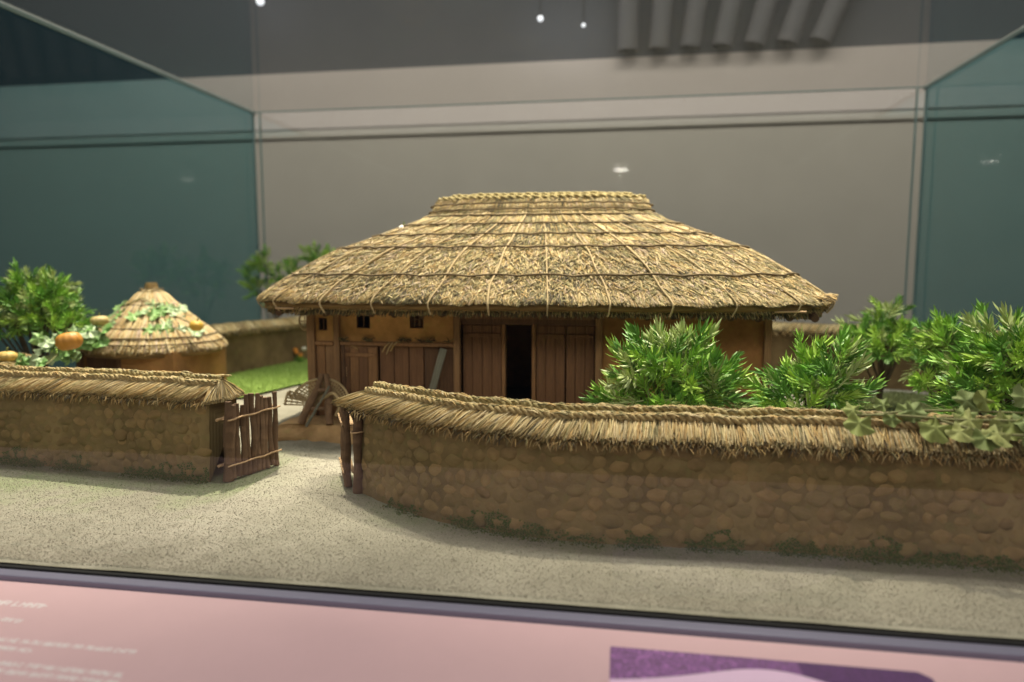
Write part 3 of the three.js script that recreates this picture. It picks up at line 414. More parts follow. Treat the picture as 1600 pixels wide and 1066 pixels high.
  // planks of the left bays
  const r = rng(140); const planks = (x0, x1, n, y0, y1, mats, z = Z0 - 0.001) => { const w = (x1 - x0) / n; for (let k = 0; k < n; k++) mesh('plank', uvMetres(box(w - 0.0012, y1 - y0, 0.005, x0 + (k + 0.5) * w, (y0 + y1) / 2, z - 0.0018 * r(), 0.0008)), mats[Math.floor(r() * mats.length)], house); };
  planks(-0.4655, -0.4355, 2, Y0, 0.133, [M_wood, M_woodPost]);
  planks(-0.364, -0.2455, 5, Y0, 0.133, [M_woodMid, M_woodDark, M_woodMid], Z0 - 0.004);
  const door = (x0, x1, y0, y1, z, m, name, handle) => { const w = x1 - x0, d = mesh(name, uvMetres(box(w, y1 - y0, 0.004, (x0 + x1) / 2, (y0 + y1) / 2, z, 0.0008)), m, house), n = Math.max(2, Math.round(w / 0.016)); for (let k = 0; k < n; k++) mesh('board', uvMetres(box(w / n - 0.001, y1 - y0 - 0.004, 0.002, x0 + (k + 0.5) * w / n, (y0 + y1) / 2, z + 0.0028, 0.0005)), k % 2 ? m : M_woodMid, d); for (const y of [0.12, 0.88]) mesh('rail', uvMetres(box(w - 0.003, 0.006, 0.0025, (x0 + x1) / 2, lerp(y0, y1, y), z + 0.0048, 0.0006)), m, d); if (handle) mesh('handle', stick(V(x0 + 0.009, 0.085, z + 0.006), V(x0 + 0.009, 0.1, z + 0.006), 0.0012, 0.0012), M_twine, d); return d; };
  door(-0.424, -0.3655, Y0 + 0.004, 0.132, Z0, M_wood, 'door', true);
  // recessed middle bay: lintel, side panel, open doorway, two leaves
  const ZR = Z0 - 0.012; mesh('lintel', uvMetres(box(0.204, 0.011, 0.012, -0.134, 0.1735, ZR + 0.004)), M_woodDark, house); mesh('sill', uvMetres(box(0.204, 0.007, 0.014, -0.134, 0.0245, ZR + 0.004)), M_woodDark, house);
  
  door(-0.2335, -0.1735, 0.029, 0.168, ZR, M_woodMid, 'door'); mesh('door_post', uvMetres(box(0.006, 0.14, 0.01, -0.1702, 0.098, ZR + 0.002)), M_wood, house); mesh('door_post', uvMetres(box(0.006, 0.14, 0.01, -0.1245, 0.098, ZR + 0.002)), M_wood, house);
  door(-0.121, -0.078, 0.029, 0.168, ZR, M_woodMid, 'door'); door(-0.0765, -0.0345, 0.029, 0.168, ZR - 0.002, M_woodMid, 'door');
  wall(0.226, YT - 0.07, 0.006, 0.0895, (YT + 0.07) / 2, Z0 - 0.004, mudMat(C(1.5, 1.0, 0.64), 0.0007)); planks(-0.022, 0.2, 9, Y0, 0.07, [M_woodMid, M_wood], Z0);
  // rafters and the eave pole
  for (let k = 0; k < 22; k++) { const x = -0.502 + k * 0.0362 + (r() - 0.5) * 0.008, e = r() * 0.004; mesh('rafter', stick(V(x, 0.206, -1.05), V(x + (r() - 0.5) * 0.006, 0.1865 - e * 0.5, -0.952 + e), 0.0058, 0.0052, 9), M_woodDark, house); }
  mesh('eave_pole', stick(V(-0.495, 0.1935, -0.932), V(0.24, 0.195, -0.932), 0.0016, 0.0014, 7), M_twine, house);
  // straw trodden between shelf and wall
  const st = new Straw(210); for (let k = 0; k < 260; k++) { const x = lerp(-0.425, -0.25, st.r()), a = V(x, 0.139 + 0.004 * st.r(), Z0 + 0.002 + 0.004 * st.r()); if (noise3(x * 70, 1, 2) < 0.05) continue; st.add(a, a.clone().add(V((st.r() - 0.5) * 0.02, 0.006 * st.r(), 0.003)), 0.0006, strawColor(st.r, { dark: 4, olive: 2 })); } for (const [x0, y0, x1, y1] of [[-0.345, 0.140, -0.356, 0.124], [-0.332, 0.141, -0.343, 0.126], [-0.340, 0.139, -0.35, 0.121], [-0.405, 0.133, -0.395, 0.128]]) for (let k = 0; k < 5; k++) st.add(V(x0 + st.r() * 0.002, y0, Z0 + 0.008), V(x1 + st.r() * 0.002, y1, Z0 + 0.009), 0.0008, strawColor(st.r, { gold: 3, tan: 2 })); st.build('stored_straw', house);
}
{ const g = thing('leaning_board', 'grey weathered board leaning on the planks beside the doorway', 'board'); const b = box(0.011, 0.115, 0.003, 0, 0.0575, 0); const m = mesh('board', uvMetres(b), M_woodGrey, g); m.rotation.set(-0.14, 0, -0.25); g.position.set(-0.287, 0.0215, -0.974); }
{ const g = thing('leaning_pole', 'thin dark pole leaning upright against the farmhouse behind the basket', 'pole'); mesh('pole', stick(V(-0.402, 0.02, -0.955), V(-0.415, 0.135, -0.985), 0.003, 0.0024, 8, 0.001, 3), M_woodDark, g); }
{ const g = thing('hanging_hoop', 'small straw hoop hung at the left corner of the farmhouse', 'hoop'); g.position.set(-0.4835, 0.170, -1.0); g.rotation.y = 0.5; const t = new THREE.TorusGeometry(0.010, 0.0016, 8, 24); t.scale(0.8, 1.35, 1); mesh('ring', t, M_ropePale, g); mesh('weave', stick(V(0, -0.012, 0), V(0, 0.012, 0), 0.0008, 0.0008), M_ropePale, g); mesh('weave', stick(V(-0.007, 0, 0), V(0.007, 0, 0), 0.0008, 0.0008), M_ropePale, g); }
{ // back carrier with fan basket
  const c = thing('back_carrier', 'wooden A-frame back carrier with fan-shaped woven basket on the plinth', 'carrier'); const P = (x, y, z = -0.945) => V(x, y, z);
  for (const [a, b] of [[P(-0.463, 0.0225, -0.935), P(-0.438, 0.094, -0.958)], [P(-0.418, 0.0225, -0.935), P(-0.432, 0.094, -0.958)]]) mesh('leg', stick(a, b, 0.0062, 0.0042, 9, 0.002, 17), M_bark2, c);
  mesh('crossbar', stick(P(-0.458, 0.043), P(-0.422, 0.044), 0.003, 0.003, 8), M_bark2, c); mesh('crossbar', stick(P(-0.449, 0.07, -0.951), P(-0.427, 0.071, -0.951), 0.003, 0.003, 8), M_bark2, c);
  mesh('prop_stick', stick(P(-0.447, 0.0225, -0.918), P(-0.419, 0.079, -0.94), 0.0022, 0.0018, 8), M_woodGrey, c);
  const fan = (u, v) => { const a = lerp(Math.PI * 1.06, Math.PI * 0.02, u), rr = lerp(0.012, 0.05, v); return V(-0.437 + Math.cos(a) * rr, 0.047 + Math.sin(a) * rr * 0.86 - 0.004 * v + (u < 0.15 ? 0.016 * v : 0), -0.962 + 0.03 * Math.pow(Math.abs(u - 0.5) * 2, 2) * v); };
  for (const [v, rad] of [[1, 0.0022], [0.82, 0.001], [0.64, 0.001], [0.46, 0.001], [0.3, 0.001], [0.16, 0.0016]]) { const pts = []; for (let k = 0; k <= 24; k++) pts.push(fan(k / 24, v)); mesh(v === 1 ? 'basket_rim' : 'weaver', tube(pts, rad, 60, 6), M_ropePale, c); }
  for (let k = 0; k <= 30; k++) { const pts = [0, 0.5, 1].map((v) => fan(k / 30, v)); mesh('basket_slat', tube(pts, 0.00115, 8, 5), M_ropePale, c); }
  const strap = tube([P(-0.41, 0.035, -0.94), P(-0.402, 0.055, -0.938), P(-0.415, 0.068, -0.942), P(-0.43, 0.06, -0.944)], 0.0025, 24, 6); mesh('shoulder_strap', strap, M_ropePale, c);
}
{ const g = thing('clay_jar', 'small dark jar on the plinth behind the carrier', 'jar'); const l = new THREE.LatheGeometry([[0, 0], [0.008, 0], [0.013, 0.008], [0.014, 0.016], [0.009, 0.025], [0.0095, 0.027], [0.007, 0.027], [0.007, 0.02], [0, 0.02]].map(([x, y]) => new THREE.Vector2(x, y)), 20); mesh('jar_body', l, new THREE.MeshStandardMaterial({ color: C(0.035, 0.025, 0.02), roughness: 0.4 }), g); g.position.set(-0.402, 0.0218, -0.965); }

// ---------------------------------------------------------------- pumpkins and gourds
function pumpkin(name, label, pos, rad, flat, col, ribs = 10, tilt = 0) {
  const g = thing(name, label, name === 'gourd' ? 'gourd' : 'pumpkin'), s = new THREE.SphereGeometry(1, 40, 20), p = s.attributes.position;
  for (let i = 0; i < p.count; i++) { const v = V().fromBufferAttribute(p, i), a = Math.atan2(v.z, v.x), d = Math.hypot(v.x, v.z), k = 1 - 0.1 * Math.pow(Math.abs(Math.sin(a * ribs / 2)), 0.6) * d * (ribs ? 1 : 0), y = v.y * flat * (1 - 0.22 * Math.pow(1 - d, 2)); p.setXYZ(i, v.x * k * rad, y * rad, v.z * k * rad); } s.computeVertexNormals();
  mesh('fruit', s, new THREE.MeshStandardMaterial({ color: col, roughness: 0.5 }), g); mesh('stalk', stick(V(0, rad * flat * 0.75, 0), V(rad * 0.12, rad * flat + 0.005, 0), 0.0016, 0.001, 6), new THREE.MeshStandardMaterial({ color: C(0.2, 0.24, 0.08), roughness: 0.8 }), g); g.position.copy(pos); g.rotation.z = tilt; return g;
}

// ---------------------------------------------------------------- thatched shed
const SX = -0.9, SZ = -1.21;
const shed = thing('thatched_shed', 'small mud shed with a round conical thatch roof overgrown by pumpkin vine', 'shed');
const shedProf = [[0, 0.213], [0.012, 0.209], [0.03, 0.190], [0.056, 0.163], [0.086, 0.138], [0.112, 0.117], [0.129, 0.101]];
function shedPt(t, a, lift = 0) { const f = clamp(t, 0, 1) * (shedProf.length - 1), i = Math.min(shedProf.length - 2, Math.floor(f)), b = f - i, rr = lerp(shedProf[i][0], shedProf[i + 1][0], b) + lift * 0.6, y = lerp(shedProf[i][1], shedProf[i + 1][1], b) + lift * 0.8; return V(SX + Math.sin(a) * rr, y, SZ + Math.cos(a) * rr * 0.9); }
{
  const l = new THREE.LatheGeometry([...shedProf.map(([x, y]) => new THREE.Vector2(x + 0.0001, y - 0.002)), new THREE.Vector2(0.124, 0.089), new THREE.Vector2(0.1, 0.1), new THREE.Vector2(0.0001, 0.105)].reverse(), 48); l.scale(1, 1, 0.9); l.translate(SX, 0, SZ);
  const roof = mesh('roof', l, M_strawBed, shed), st = new Straw(311), r = st.r;
  for (const [t0, t1] of [[0.12, 0.42], [0.3, 0.58], [0.45, 0.72], [0.6, 0.87], [0.75, 1.03]]) for (let k = 0; k < 400 + 1100 * t1; k++) { const a = r() * 6.283, lay = r(), A = shedPt(t0 + (r() - 0.5) * 0.06, a + (r() - 0.5) * 0.05, 0.001 + 0.003 * lay), B = shedPt(Math.min(1, t1) - 0.04 * r(), a, 0.003 + 0.005 * lay); if (t1 > 1) { B.y -= 0.004 + 0.006 * r(); B.x += Math.sin(a) * 0.006 * r(); B.z += Math.cos(a) * 0.006 * r(); } st.add(A, B, 0.001 + 0.0006 * r(), strawColor(r, lay < 0.25 ? { dark: 2, gold: 3, olive: 1 } : { tan: 4, gold: 2.5, pale: 2.4, pink: 1.5, olive: 0.6 })); }
  for (let k = 0; k < 260; k++) { const a = r() * 6.283, A = V(SX + Math.sin(a) * 0.012, 0.196, SZ + Math.cos(a) * 0.012), B = V(SX + Math.sin(a) * (0.005 + 0.006 * r()), 0.219 + 0.006 * r(), SZ + Math.cos(a) * (0.005 + 0.006 * r())); st.add(A, B, 0.001, strawColor(r, { gold: 4, tan: 2 })); }
  st.build('thatch_straw', roof);
  for (const t of [0.2, 0.42, 0.56, 0.7, 0.83, 0.94]) { const pts = []; for (let k = 0; k < 48; k++) { const a = k / 48 * 6.283; pts.push(shedPt(t + 0.012 * noise3(k * 0.4, t * 9, 1), a, 0.0085)); } mesh('thatch_rope', tube(pts, 0.0014, 120, 6, true), M_ropeDark, roof); }
  const knot = []; for (let k = 0; k <= 20; k++) { const a = k / 20 * 6.283 * 2; knot.push(V(SX + Math.sin(a) * 0.0125, 0.200 + k * 0.0004, SZ + Math.cos(a) * 0.0125)); } mesh('top_tie', tube(knot, 0.0018, 60, 6), M_ropePale, roof);
  const wl = (w, h, d, x, y, z, m, n = 'mud_wall') => mesh(n, uvMetres(box(w, h, d, x, y, z, 0.0015)), m, shed), M_sw = mudMat(C(1.35, 0.95, 0.6), 0.0012);
  wl(0.010, 0.102, 0.16, SX + 0.097, 0.05, SZ, M_sw); wl(0.010, 0.102, 0.16, SX - 0.097, 0.05, SZ, M_sw); wl(0.194, 0.102, 0.01, SX, 0.05, SZ - 0.08, M_sw); wl(0.108, 0.102, 0.01, SX + 0.046, 0.05, SZ + 0.08, M_sw);
  for (const x of [-0.012, -0.096]) wl(0.009, 0.1, 0.011, SX + x, 0.05, SZ + 0.081, M_woodDark, 'post'); for (let k = 0; k < 4; k++) wl(0.0185, 0.09, 0.004, SX - 0.082 + k * 0.0195, 0.046, SZ + 0.068 + 0.001 * (k % 2), M_woodDark, 'plank');
}

// ---------------------------------------------------------------- vines
const leafMat = (r, g, b, rough = 0.55) => new THREE.MeshPhysicalMaterial({ color: C(r, g, b), roughness: rough, side: THREE.DoubleSide });
const M_ivy = [leafMat(0.22, 0.255, 0.06, 0.7), leafMat(0.16, 0.205, 0.05, 0.7), leafMat(0.29, 0.31, 0.095, 0.7), leafMat(0.19, 0.24, 0.075, 0.7)], M_vineLeaf = [leafMat(0.33, 0.46, 0.22), leafMat(0.42, 0.52, 0.3), leafMat(0.17, 0.33, 0.08), leafMat(0.26, 0.42, 0.13)];
const M_vineStem = new THREE.MeshStandardMaterial({ color: C(0.2, 0.2, 0.08), roughness: 0.8 });
const lobed = [0, 1, 2, 3].map((k) => { // five-lobed leaf, creased along its veins; stalk at 0, tip towards +y, unit length
  const r = rng(500 + k), n = 20, p = [0, 0.4, -0.03], idx = [], jit = [...Array(n)].map(() => 0.9 + 0.2 * r());
  for (const ring of [0.55, 1]) for (let i = 0; i < n; i++) { const a = i / n * Math.PI * 2, lobe = 1 - 2 * Math.pow(Math.abs(Math.sin(2.5 * a)), 0.8), back = Math.pow(Math.max(0, -Math.cos(a)), 8), R = (0.49 + 0.065 * lobe) * (1 - 0.45 * back) * (1 + 0.14 * Math.max(0, Math.cos(a))) * (ring === 1 ? jit[i] : 0.97) * ring; p.push(Math.sin(a) * R * 1.05, 0.4 + Math.cos(a) * R, -0.2 * ring * lobe * 0.6 + 0.13 * ring * ring * Math.abs(Math.sin(a)) + 0.05 * ring * (r() - 0.5) - 0.1 * ring * ring * Math.max(0, Math.cos(a))); }
  for (let i = 0; i < n; i++) { const j = (i + 1) % n, a = 1 + i, b = 1 + j, c = 1 + n + i, d = 1 + n + j; idx.push(0, b, a, a, b, d, a, d, c); }
  const g = new THREE.BufferGeometry(); g.setAttribute('position', new THREE.Float32BufferAttribute(p, 3)); g.setIndex(idx); g.computeVertexNormals(); return g; });
function vine(name, label, stems, leaves, mats, seed) {
  const v = thing(name, label, 'vine'), r = rng(seed); for (const s of stems) mesh('stem', tube(s.map((a) => V(...a)), 0.0011, s.length * 8, 5), M_vineStem, v);
  for (const [x, y, z, size, yaw, pitch, roll] of leaves) { const m = mesh('leaf', lobed[Math.floor(r() * 4)], mats[Math.floor(r() * mats.length)], v); m.position.set(x, y, z); m.scale.setScalar(size); m.rotation.order = 'YXZ'; m.rotation.set(pitch, yaw, roll); }
  return v;
}
{ const r = rng(71), L = []; // [x, y, z, size, yaw, pitch, roll]: pitch 1.57 lies flat with its tip towards the viewer
  for (const [x, y, z, s, roll] of [[0.207, 0.127, -0.615, 0.021, 0.1], [0.212, 0.128, -0.632, 0.016, 1.2], [0.231, 0.128, -0.618, 0.014, -0.2], [0.246, 0.131, -0.628, 0.018, -1.2], [0.256, 0.131, -0.632, 0.016, 1.0], [0.272, 0.124, -0.615, 0.021, 0.5], [0.284, 0.122, -0.607, 0.020, 0.2], [0.284, 0.129, -0.622, 0.018, -1.3], [0.298, 0.129, -0.618, 0.021, 0.9], [0.298, 0.120, -0.603, 0.019, 0.0], [0.312, 0.130, -0.617, 0.022, -0.6], [0.312, 0.120, -0.603, 0.018, 0.6], [0.326, 0.130, -0.618, 0.023, 0.3], [0.331, 0.120, -0.601, 0.020, -0.4], [0.343, 0.129, -0.613, 0.022, 0.8], [0.349, 0.119, -0.600, 0.019, 0.1], [0.365, 0.128, -0.612, 0.022, -0.7], [0.238, 0.127, -0.640, 0.015, 2.2], [0.318, 0.133, -0.635, 0.018, 2.4], [0.292, 0.133, -0.638, 0.016, -2.2], [0.350, 0.134, -0.634, 0.02, 2.8]]) L.push([x, y, z, s * (x > 0.265 ? 1.05 : 0.95) * (0.9 + 0.3 * r()), (r() - 0.5) * 0.9, 0.55 + 0.7 * r() + Math.PI / 2, roll + (r() - 0.5) * 0.5]);
  vine('ivy_vine', 'pale green ivy creeping along the thatch of the curved wall', [[[0.2, 0.122, -0.632], [0.24, 0.125, -0.622], [0.28, 0.124, -0.617], [0.33, 0.125, -0.615], [0.38, 0.124, -0.612]], [[0.27, 0.123, -0.617], [0.3, 0.117, -0.603], [0.34, 0.116, -0.6]], [[0.22, 0.124, -0.626], [0.25, 0.127, -0.632], [0.29, 0.128, -0.636], [0.35, 0.128, -0.634]]], L, M_ivy, 72);
}
{ const r = rng(81), L = [], around = (x, y, z, n, sx, sy, sz, size) => { for (let k = 0; k < n; k++) L.push([x + (r() - 0.5) * sx, y + (r() - 0.5) * sy, z + (r() - 0.5) * sz, size * (0.75 + 0.5 * r()), (r() - 0.5) * 1.6, 0.5 + 1.2 * r() + Math.PI / 2, (r() - 0.5) * 2.5]); };
  around(-0.955, 0.108, -0.90, 26, 0.06, 0.02, 0.05, 0.019); around(-0.90, 0.100, -0.905, 28, 0.065, 0.045, 0.03, 0.02); around(-0.90, 0.125, -0.98, 30, 0.06, 0.04, 0.03, 0.021); around(-0.935, 0.137, -1.085, 30, 0.06, 0.03, 0.04, 0.023);
  vine('pumpkin_vine', 'pumpkin vine climbing from the wall stub up the left of the shed roof', [[[-0.975, 0.105, -0.93], [-0.92, 0.112, -0.905], [-0.89, 0.1, -0.93], [-0.90, 0.122, -0.99], [-0.93, 0.135, -1.07], [-0.92, 0.155, -1.12]], [[-0.90, 0.11, -0.91], [-0.88, 0.02, -0.915], [-0.88, 0.0, -0.92]]], L, M_vineLeaf, 82);
  const T = []; for (let k = 0; k < 32; k++) { const a = 0.2 + 1.5 * r(), p = shedPt(0.34 + 0.36 * r() + 0.1 * a / 1.7, a, 0.012); T.push([p.x, p.y, p.z, 0.021 * (0.75 + 0.5 * r()), a * 0.6, 0.6 + 0.7 * r() + Math.PI / 2, (r() - 0.5) * 2]); } for (let k = 0; k < 20; k++) { const a = -0.4 - 0.9 * r(), p = shedPt(0.4 + 0.25 * r(), a, 0.012); T.push([p.x, p.y, p.z, 0.022 * (0.75 + 0.5 * r()), a * 0.6, 0.6 + 0.7 * r() + Math.PI / 2, (r() - 0.5) * 2]); }
  const stem = (list) => list.map(([t, a]) => { const p = shedPt(t, a, 0.011); return [p.x, p.y, p.z]; });
  vine('pumpkin_vine', 'pumpkin vine lying over the upper right of the shed roof', [stem([[0.5, -1.3], [0.45, -0.8], [0.42, -0.4], [0.36, 0.2], [0.45, 0.7], [0.55, 1.1], [0.7, 1.5]])], T, M_vineLeaf, 83);
  pumpkin('pumpkin', 'large orange ribbed pumpkin among the vine leaves left of the shed', V(-0.8505, 0.138, -0.945), 0.0205, 0.76, C(0.55, 0.25, 0.04), 12, 0.25);
  pumpkin('pumpkin', 'small yellow pumpkin on the right slope of the shed roof', V(-0.775, 0.1455, -1.16), 0.0125, 0.85, C(0.6, 0.36, 0.05), 10, -0.2);
  pumpkin('pumpkin', 'flat straw-coloured pumpkin high on the left of the shed roof', V(-0.925, 0.158, -1.1), 0.0165, 0.6, C(0.52, 0.4, 0.16), 12, 0.1);
  pumpkin('pumpkin', 'yellow pumpkin half hidden by leaves on the wall stub', V(-0.918, 0.118, -0.9), 0.0145, 0.65, C(0.6, 0.42, 0.12), 10, 0);
  pumpkin('gourd', 'tiny white gourd lying on the left slope of the farmhouse roof', V(-0.353, 0.317, -1.1), 0.0085, 0.75, C(0.78, 0.72, 0.62), 0, 0);
}

// ---------------------------------------------------------------- shrubs and trees
const sprigs = [0, 1, 2, 3].map((k) => { // a twig with lance-shaped leaves, along +y, unit length
  const r = rng(900 + k), parts = [], leafG = (len, wid) => { const p = [0, 0, 0, -wid, len * 0.32, wid * 0.28, 0, len * 0.36, -wid * 0.18, wid, len * 0.32, wid * 0.28, -wid * 0.82, len * 0.66, wid * 0.16, 0, len * 0.68, -wid * 0.2, wid * 0.82, len * 0.66, wid * 0.16, 0, len, -len * 0.06]; const g = new THREE.BufferGeometry(); g.setAttribute('position', new THREE.Float32BufferAttribute(p, 3)); g.setIndex([0, 2, 1, 0, 3, 2, 1, 2, 5, 1, 5, 4, 2, 3, 6, 2, 6, 5, 4, 5, 7, 5, 6, 7]); g.computeVertexNormals(); return g; };
  const tw = new THREE.CylinderGeometry(0.012, 0.025, 0.8, 5, 1); tw.translate(0, 0.4, 0); tw.deleteAttribute('uv'); parts.push(tw);
  const N = 21; for (let i = 0; i < N; i++) { const h = 0.14 + 0.66 * i / N, az = i * 2.4 + r() * 0.5, tilt = lerp(1.0, 0.32, i / N) + (r() - 0.5) * 0.25, g = leafG(0.5 * (0.65 + 0.5 * r()) * lerp(1, 0.82, i / N), 0.04 * (0.75 + 0.5 * r())); g.rotateX(-0.0); g.rotateY(r() * 0.6 - 0.3); g.rotateX(tilt); g.rotateY(az); g.translate(0, h, 0); parts.push(g); }
  return mergeGeometries(parts.map((g) => (g.index ? g.toNonIndexed() : g)));
});
const M_leaf = [leafMat(0.12, 0.27, 0.045, 0.42), leafMat(0.17, 0.37, 0.055, 0.45), leafMat(0.26, 0.47, 0.065, 0.45), leafMat(0.37, 0.56, 0.09, 0.48), leafMat(0.42, 0.50, 0.2, 0.45)];
const M_stem = new THREE.MeshStandardMaterial({ color: C(0.10, 0.075, 0.04), roughness: 0.9 });
function shrub(name, label, category, x, z, h, rx, rz, n, seed, mats, size = 0.043, clumps = null, y0 = 0.05) {
  const g = thing(name, label, category, 'plastic shrubs of the model'), r = rng(seed); g.position.set(x, 0, z);
  const heads = clumps ?? [...Array(Math.max(5, Math.round(n / 11)))].map((_, i) => { const H = Math.max(5, Math.round(n / 11)), q = Math.sqrt((i + 0.5) / H), a = i * 2.4 + seed; return [Math.cos(a) * q * rx * 0.82, lerp(y0, h * 0.84, Math.sqrt(1 - q * q * 0.9) * (0.45 + 0.55 * Math.pow(r(), 0.6))), Math.sin(a) * q * rz * 0.8]; });
  mesh('trunk', stick(V(0, 0, 0), V(0, h * 0.4, 0), 0.006, 0.004, 8, 0.003, seed), M_stem, g);
  for (const [hx, hy, hz] of heads) mesh('branch', tube([V(0, Math.min(hy * 0.35, h * 0.38), 0), V(hx * 0.5, hy * 0.65, hz * 0.5), V(hx, hy, hz)], 0.0018, 8, 5), M_stem, g);
  for (let k = 0; k < n; k++) {
    const c = heads[k % heads.length], d = V(r() - 0.5, (r() - 0.38) * 1.0, r() - 0.5).normalize(), spread = clumps ? 0.022 : 0.016, p = V(c[0], c[1], c[2]).addScaledVector(d, spread * r());
    const out = V(p.x / rx, (p.y - h * 0.45) / h * 1.2, p.z / rz).multiplyScalar(0.75).add(d).add(V(0, 0.25, 0)).normalize(), s = size * (0.75 + 0.5 * r());
    const m = mesh('sprig', sprigs[Math.floor(r() * 4)], mats[Math.min(mats.length - 1, Math.floor(r() * mats.length))], g); m.position.copy(p); m.quaternion.setFromUnitVectors(V(0, 1, 0), out).multiply(new THREE.Quaternion().setFromAxisAngle(V(0, 1, 0), r() * 6.283)); m.scale.setScalar(s);
  }
  return g;
}
shrub('leafy_shrub', 'broad green shrub behind the curved wall in front of the right bay', 'shrub', 0.062, -0.80, 0.196, 0.08, 0.055, 210, 11, M_leaf, 0.038);
shrub('leafy_shrub', 'open spreading shrub beside the broad one, tips reaching over the ivy', 'shrub', 0.219, -0.805, 0.187, 0.048, 0.05, 115, 12, M_leaf, 0.038);
shrub('leafy_shrub', 'dark shrub farthest back at the right, beyond the roof corner', 'shrub', 0.458, -1.27, 0.232, 0.052, 0.05, 140, 13, M_leaf, 0.036);
shrub('leafy_shrub', 'upright light green shrub between the dark one and the right edge', 'shrub', 0.468, -1.06, 0.216, 0.042, 0.045, 140, 14, M_leaf, 0.035);
shrub('leafy_shrub', 'bright green shrub cut by the right edge of the photo', 'shrub', 0.452, -0.845, 0.222, 0.072, 0.055, 220, 15, M_leaf, 0.038);
shrub('leafy_shrub', 'large bright green shrub at the left edge behind the pumpkin vine', 'shrub', -1.035, -1.075, 0.28, 0.09, 0.06, 300, 16, M_leaf, 0.034, null, 0.09);
shrub('small_tree', 'small dark tree behind the left end of the farmhouse roof', 'tree', -1.05, -1.97, 0.3, 0.09, 0.06, 110, 17, M_leaf, 0.036, [[-0.06, 0.235, 0], [-0.02, 0.265, 0.01], [0.0, 0.23, -0.01], [0.065, 0.25, 0], [0.075, 0.215, 0.01], [-0.05, 0.185, 0.01], [0.03, 0.19, 0]]);
shrub('small_tree', 'small dark tree showing just above the left slope of the roof', 'tree', -0.90, -1.97, 0.3, 0.07, 0.05, 80, 18, M_leaf, 0.036, [[-0.02, 0.28, 0], [0.02, 0.265, 0.01], [0.05, 0.27, 0], [0.0, 0.24, 0], [0.03, 0.23, 0]]);
shrub('low_plant', 'tiny tuft of green on top of the wall behind the shed', 'plant', -0.9, -1.385, 0.03, 0.012, 0.012, 10, 19, M_leaf, 0.016, [[0, 0.012, 0], [0.006, 0.016, 0]]).position.set(-0.962, 0.118, -1.385);
{ const g = thing('flower_plant', 'little plant with orange and white blossoms at the foot of the back wall', 'plant'); g.position.set(-0.838, 0, -1.70); const r = rng(61), M_o = new THREE.MeshStandardMaterial({ color: C(0.65, 0.25, 0.03), roughness: 0.7 }), M_w = new THREE.MeshStandardMaterial({ color: C(0.7, 0.66, 0.56), roughness: 0.7 }); for (const [x, y, m] of [[-0.013, 0.036, M_o], [-0.010, 0.03, M_o], [0.012, 0.04, M_w], [0.002, 0.022, M_o]]) { mesh('stem', stick(V(x * 0.3, 0, 0), V(x, y, 0), 0.0008, 0.0006, 5), M_vineStem, g); const s = new THREE.IcosahedronGeometry(0.0058, 1), p = s.attributes.position; for (let i = 0; i < p.count; i++) { const f = 1 + 0.35 * noise3(p.getX(i) * 400, p.getY(i) * 400, p.getZ(i) * 400); p.setXYZ(i, p.getX(i) * f, p.getY(i) * f, p.getZ(i) * f); } s.computeVertexNormals(); mesh('blossom', s, m, g).position.set(x, y, 0); } for (let k = 0; k < 8; k++) { const m = mesh('sprig', sprigs[k % 4], M_leaf[k % 5], g); m.scale.setScalar(0.018); m.position.set((r() - 0.5) * 0.02, 0.002, (r() - 0.5) * 0.01); m.rotation.set((r() - 0.5), r() * 6, (r() - 0.5)); } }

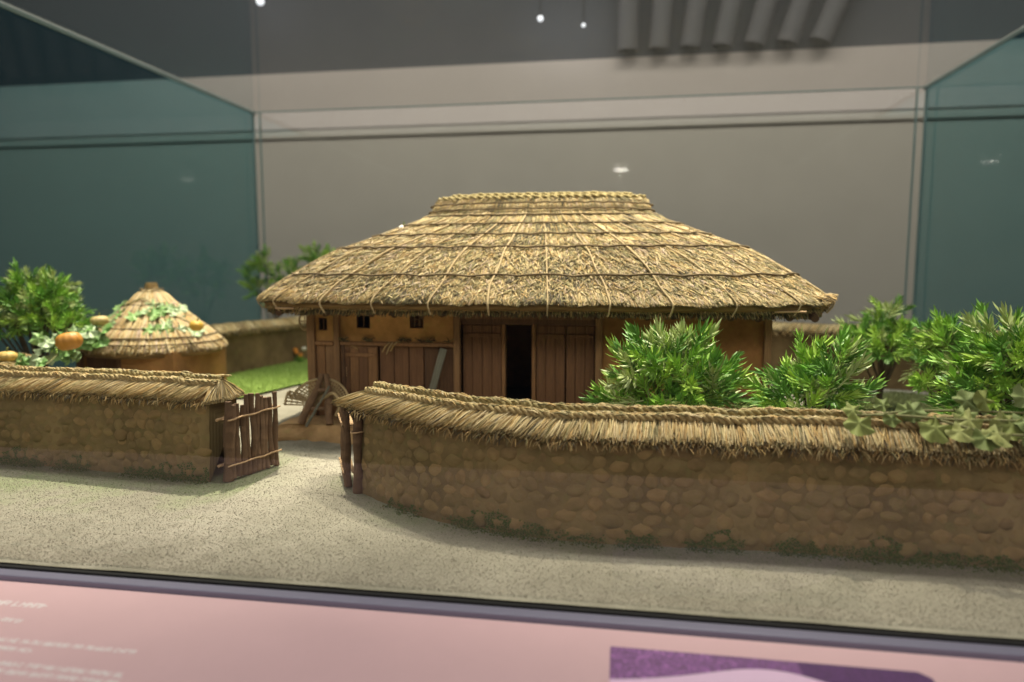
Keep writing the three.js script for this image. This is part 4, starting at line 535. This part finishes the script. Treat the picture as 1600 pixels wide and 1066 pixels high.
// ---------------------------------------------------------------- information panel in front of the case
{
  const pn = thing('information_panel', 'pink printed information panel lying along the front of the case', 'panel'), zt = ZF + 0.0186, yp = -0.006;
  const f = tileFbm(401, 8, 6), map = dataTex(512, 512, (i, j) => { const a = f(i / 512, j / 512); return srgb(mixc([0.93, 0.93, 0.93], [1, 1, 1], a)); }, true, 3);
  mesh('board', uvMetres(box(2.4, 0.012, 0.34, -0.17, yp - 0.006, zt + 0.17, 0.001)), new THREE.MeshStandardMaterial({ color: C(0.69, 0.46, 0.485), map, roughness: 0.5 }), pn);
  // white lettering, too blurred in the photograph to be read: rows of letter-sized strokes
  const r = rng(402), M_text = new THREE.MeshStandardMaterial({ color: C(0.86, 0.8, 0.8), roughness: 0.6 });
  for (const [x0, x1, z, h] of [[-0.62, -0.4205, -0.4365, 0.0075], [-0.62, -0.424, -0.4145, 0.0055], [-0.62, -0.3145, -0.3905, 0.005], [-0.62, -0.385, -0.3855 + 0.0045, 0.005], [-0.62, -0.306, -0.3655, 0.005], [-0.62, -0.30, -0.3575, 0.005]]) {
    const parts = []; for (let x = x0; x < x1 - h * 0.6;) { const wd = 2 + Math.floor(r() * 4); for (let k = 0; k < wd && x < x1 - h * 0.5; k++) { const w = h * (0.55 + 0.2 * r()), t = h * 0.16; parts.push([t, h * (0.7 + 0.3 * r()), x, 0]); if (r() < 0.75) parts.push([t, h * 0.85, x + w * 0.8, 0]); parts.push([w * 0.8, t, x + w * 0.4, (r() - 0.5) * h * 0.7]); if (r() < 0.6) parts.push([w * 0.8, t, x + w * 0.4, (r() < 0.5 ? -1 : 1) * h * 0.36]); x += w + h * 0.14; } x += h * 0.45; }
    mesh('lettering', mergeGeometries(parts.map(([w, d, x, dz], i) => { const g = new THREE.BoxGeometry(w, 0.0003 + 0.00002 * (i % 7), d); g.translate(x, yp + 0.0001, z + dz); return g; })), M_text, pn);
  }
  // printed picture in purple tones: a pale roof shape before dark foliage
  const cv = document.createElement('canvas'); cv.width = 1024; cv.height = 512; const c = cv.getContext('2d'), q = rng(403);
  c.fillStyle = '#78557f'; c.fillRect(0, 0, 1024, 512); for (let k = 0; k < 5200; k++) { const x = q() * 1024, y = q() * 300, l = x < 420 ? 0.55 + 0.45 * q() : 0.3 + 0.4 * q(); c.fillStyle = `rgba(${Math.floor(90 + 120 * l)},${Math.floor(50 + 95 * l)},${Math.floor(110 + 110 * l)},${0.2 + 0.45 * q()})`; c.save(); c.translate(x, y); c.rotate(q() * 3); c.fillRect(0, 0, 4 + 16 * q(), 2 + 4 * q()); c.restore(); } c.fillStyle = 'rgba(52,28,70,0.45)'; c.fillRect(620, 0, 404, 300);
  c.fillStyle = '#e6c6e2'; c.beginPath(); c.moveTo(0, 195); c.bezierCurveTo(200, 165, 330, 100, 430, 72); c.bezierCurveTo(480, 62, 520, 60, 560, 66); c.bezierCurveTo(650, 80, 760, 150, 880, 220); c.lineTo(1024, 420); c.lineTo(1024, 512); c.lineTo(0, 512); c.fill(); c.strokeStyle = 'rgba(170,130,180,0.5)'; c.lineWidth = 3; for (let k = 0; k < 60; k++) { const x = 60 + k * 14; c.beginPath(); c.moveTo(x, 512); c.lineTo(lerp(x, 500, 0.4), 150 + 0.4 * Math.abs(x - 500)); c.stroke(); } c.fillStyle = '#5d3c74'; c.beginPath(); c.ellipse(545, 250, 40, 60, 0.3, 0, 6.3); c.fill();
  const tex = new THREE.CanvasTexture(cv); tex.colorSpace = THREE.SRGBColorSpace; const W = 0.2, D = 0.1, s = new THREE.Shape([[0, 0], [W - 0.006, 0], [W, -0.006], [W, -D], [0, -D]].map(([x, y]) => new THREE.Vector2(x, y))), g = new THREE.ShapeGeometry(s), uv = g.attributes.uv, p = g.attributes.position; for (let i = 0; i < uv.count; i++) uv.setXY(i, p.getX(i) / W, 1 + p.getY(i) / D); g.rotateX(-Math.PI / 2); g.translate(-0.002, yp + 0.0006, -0.4465);
  mesh('printed_picture', g, new THREE.MeshStandardMaterial({ map: tex, roughness: 0.45 }), pn);
}
renderer.render(scene, camera);
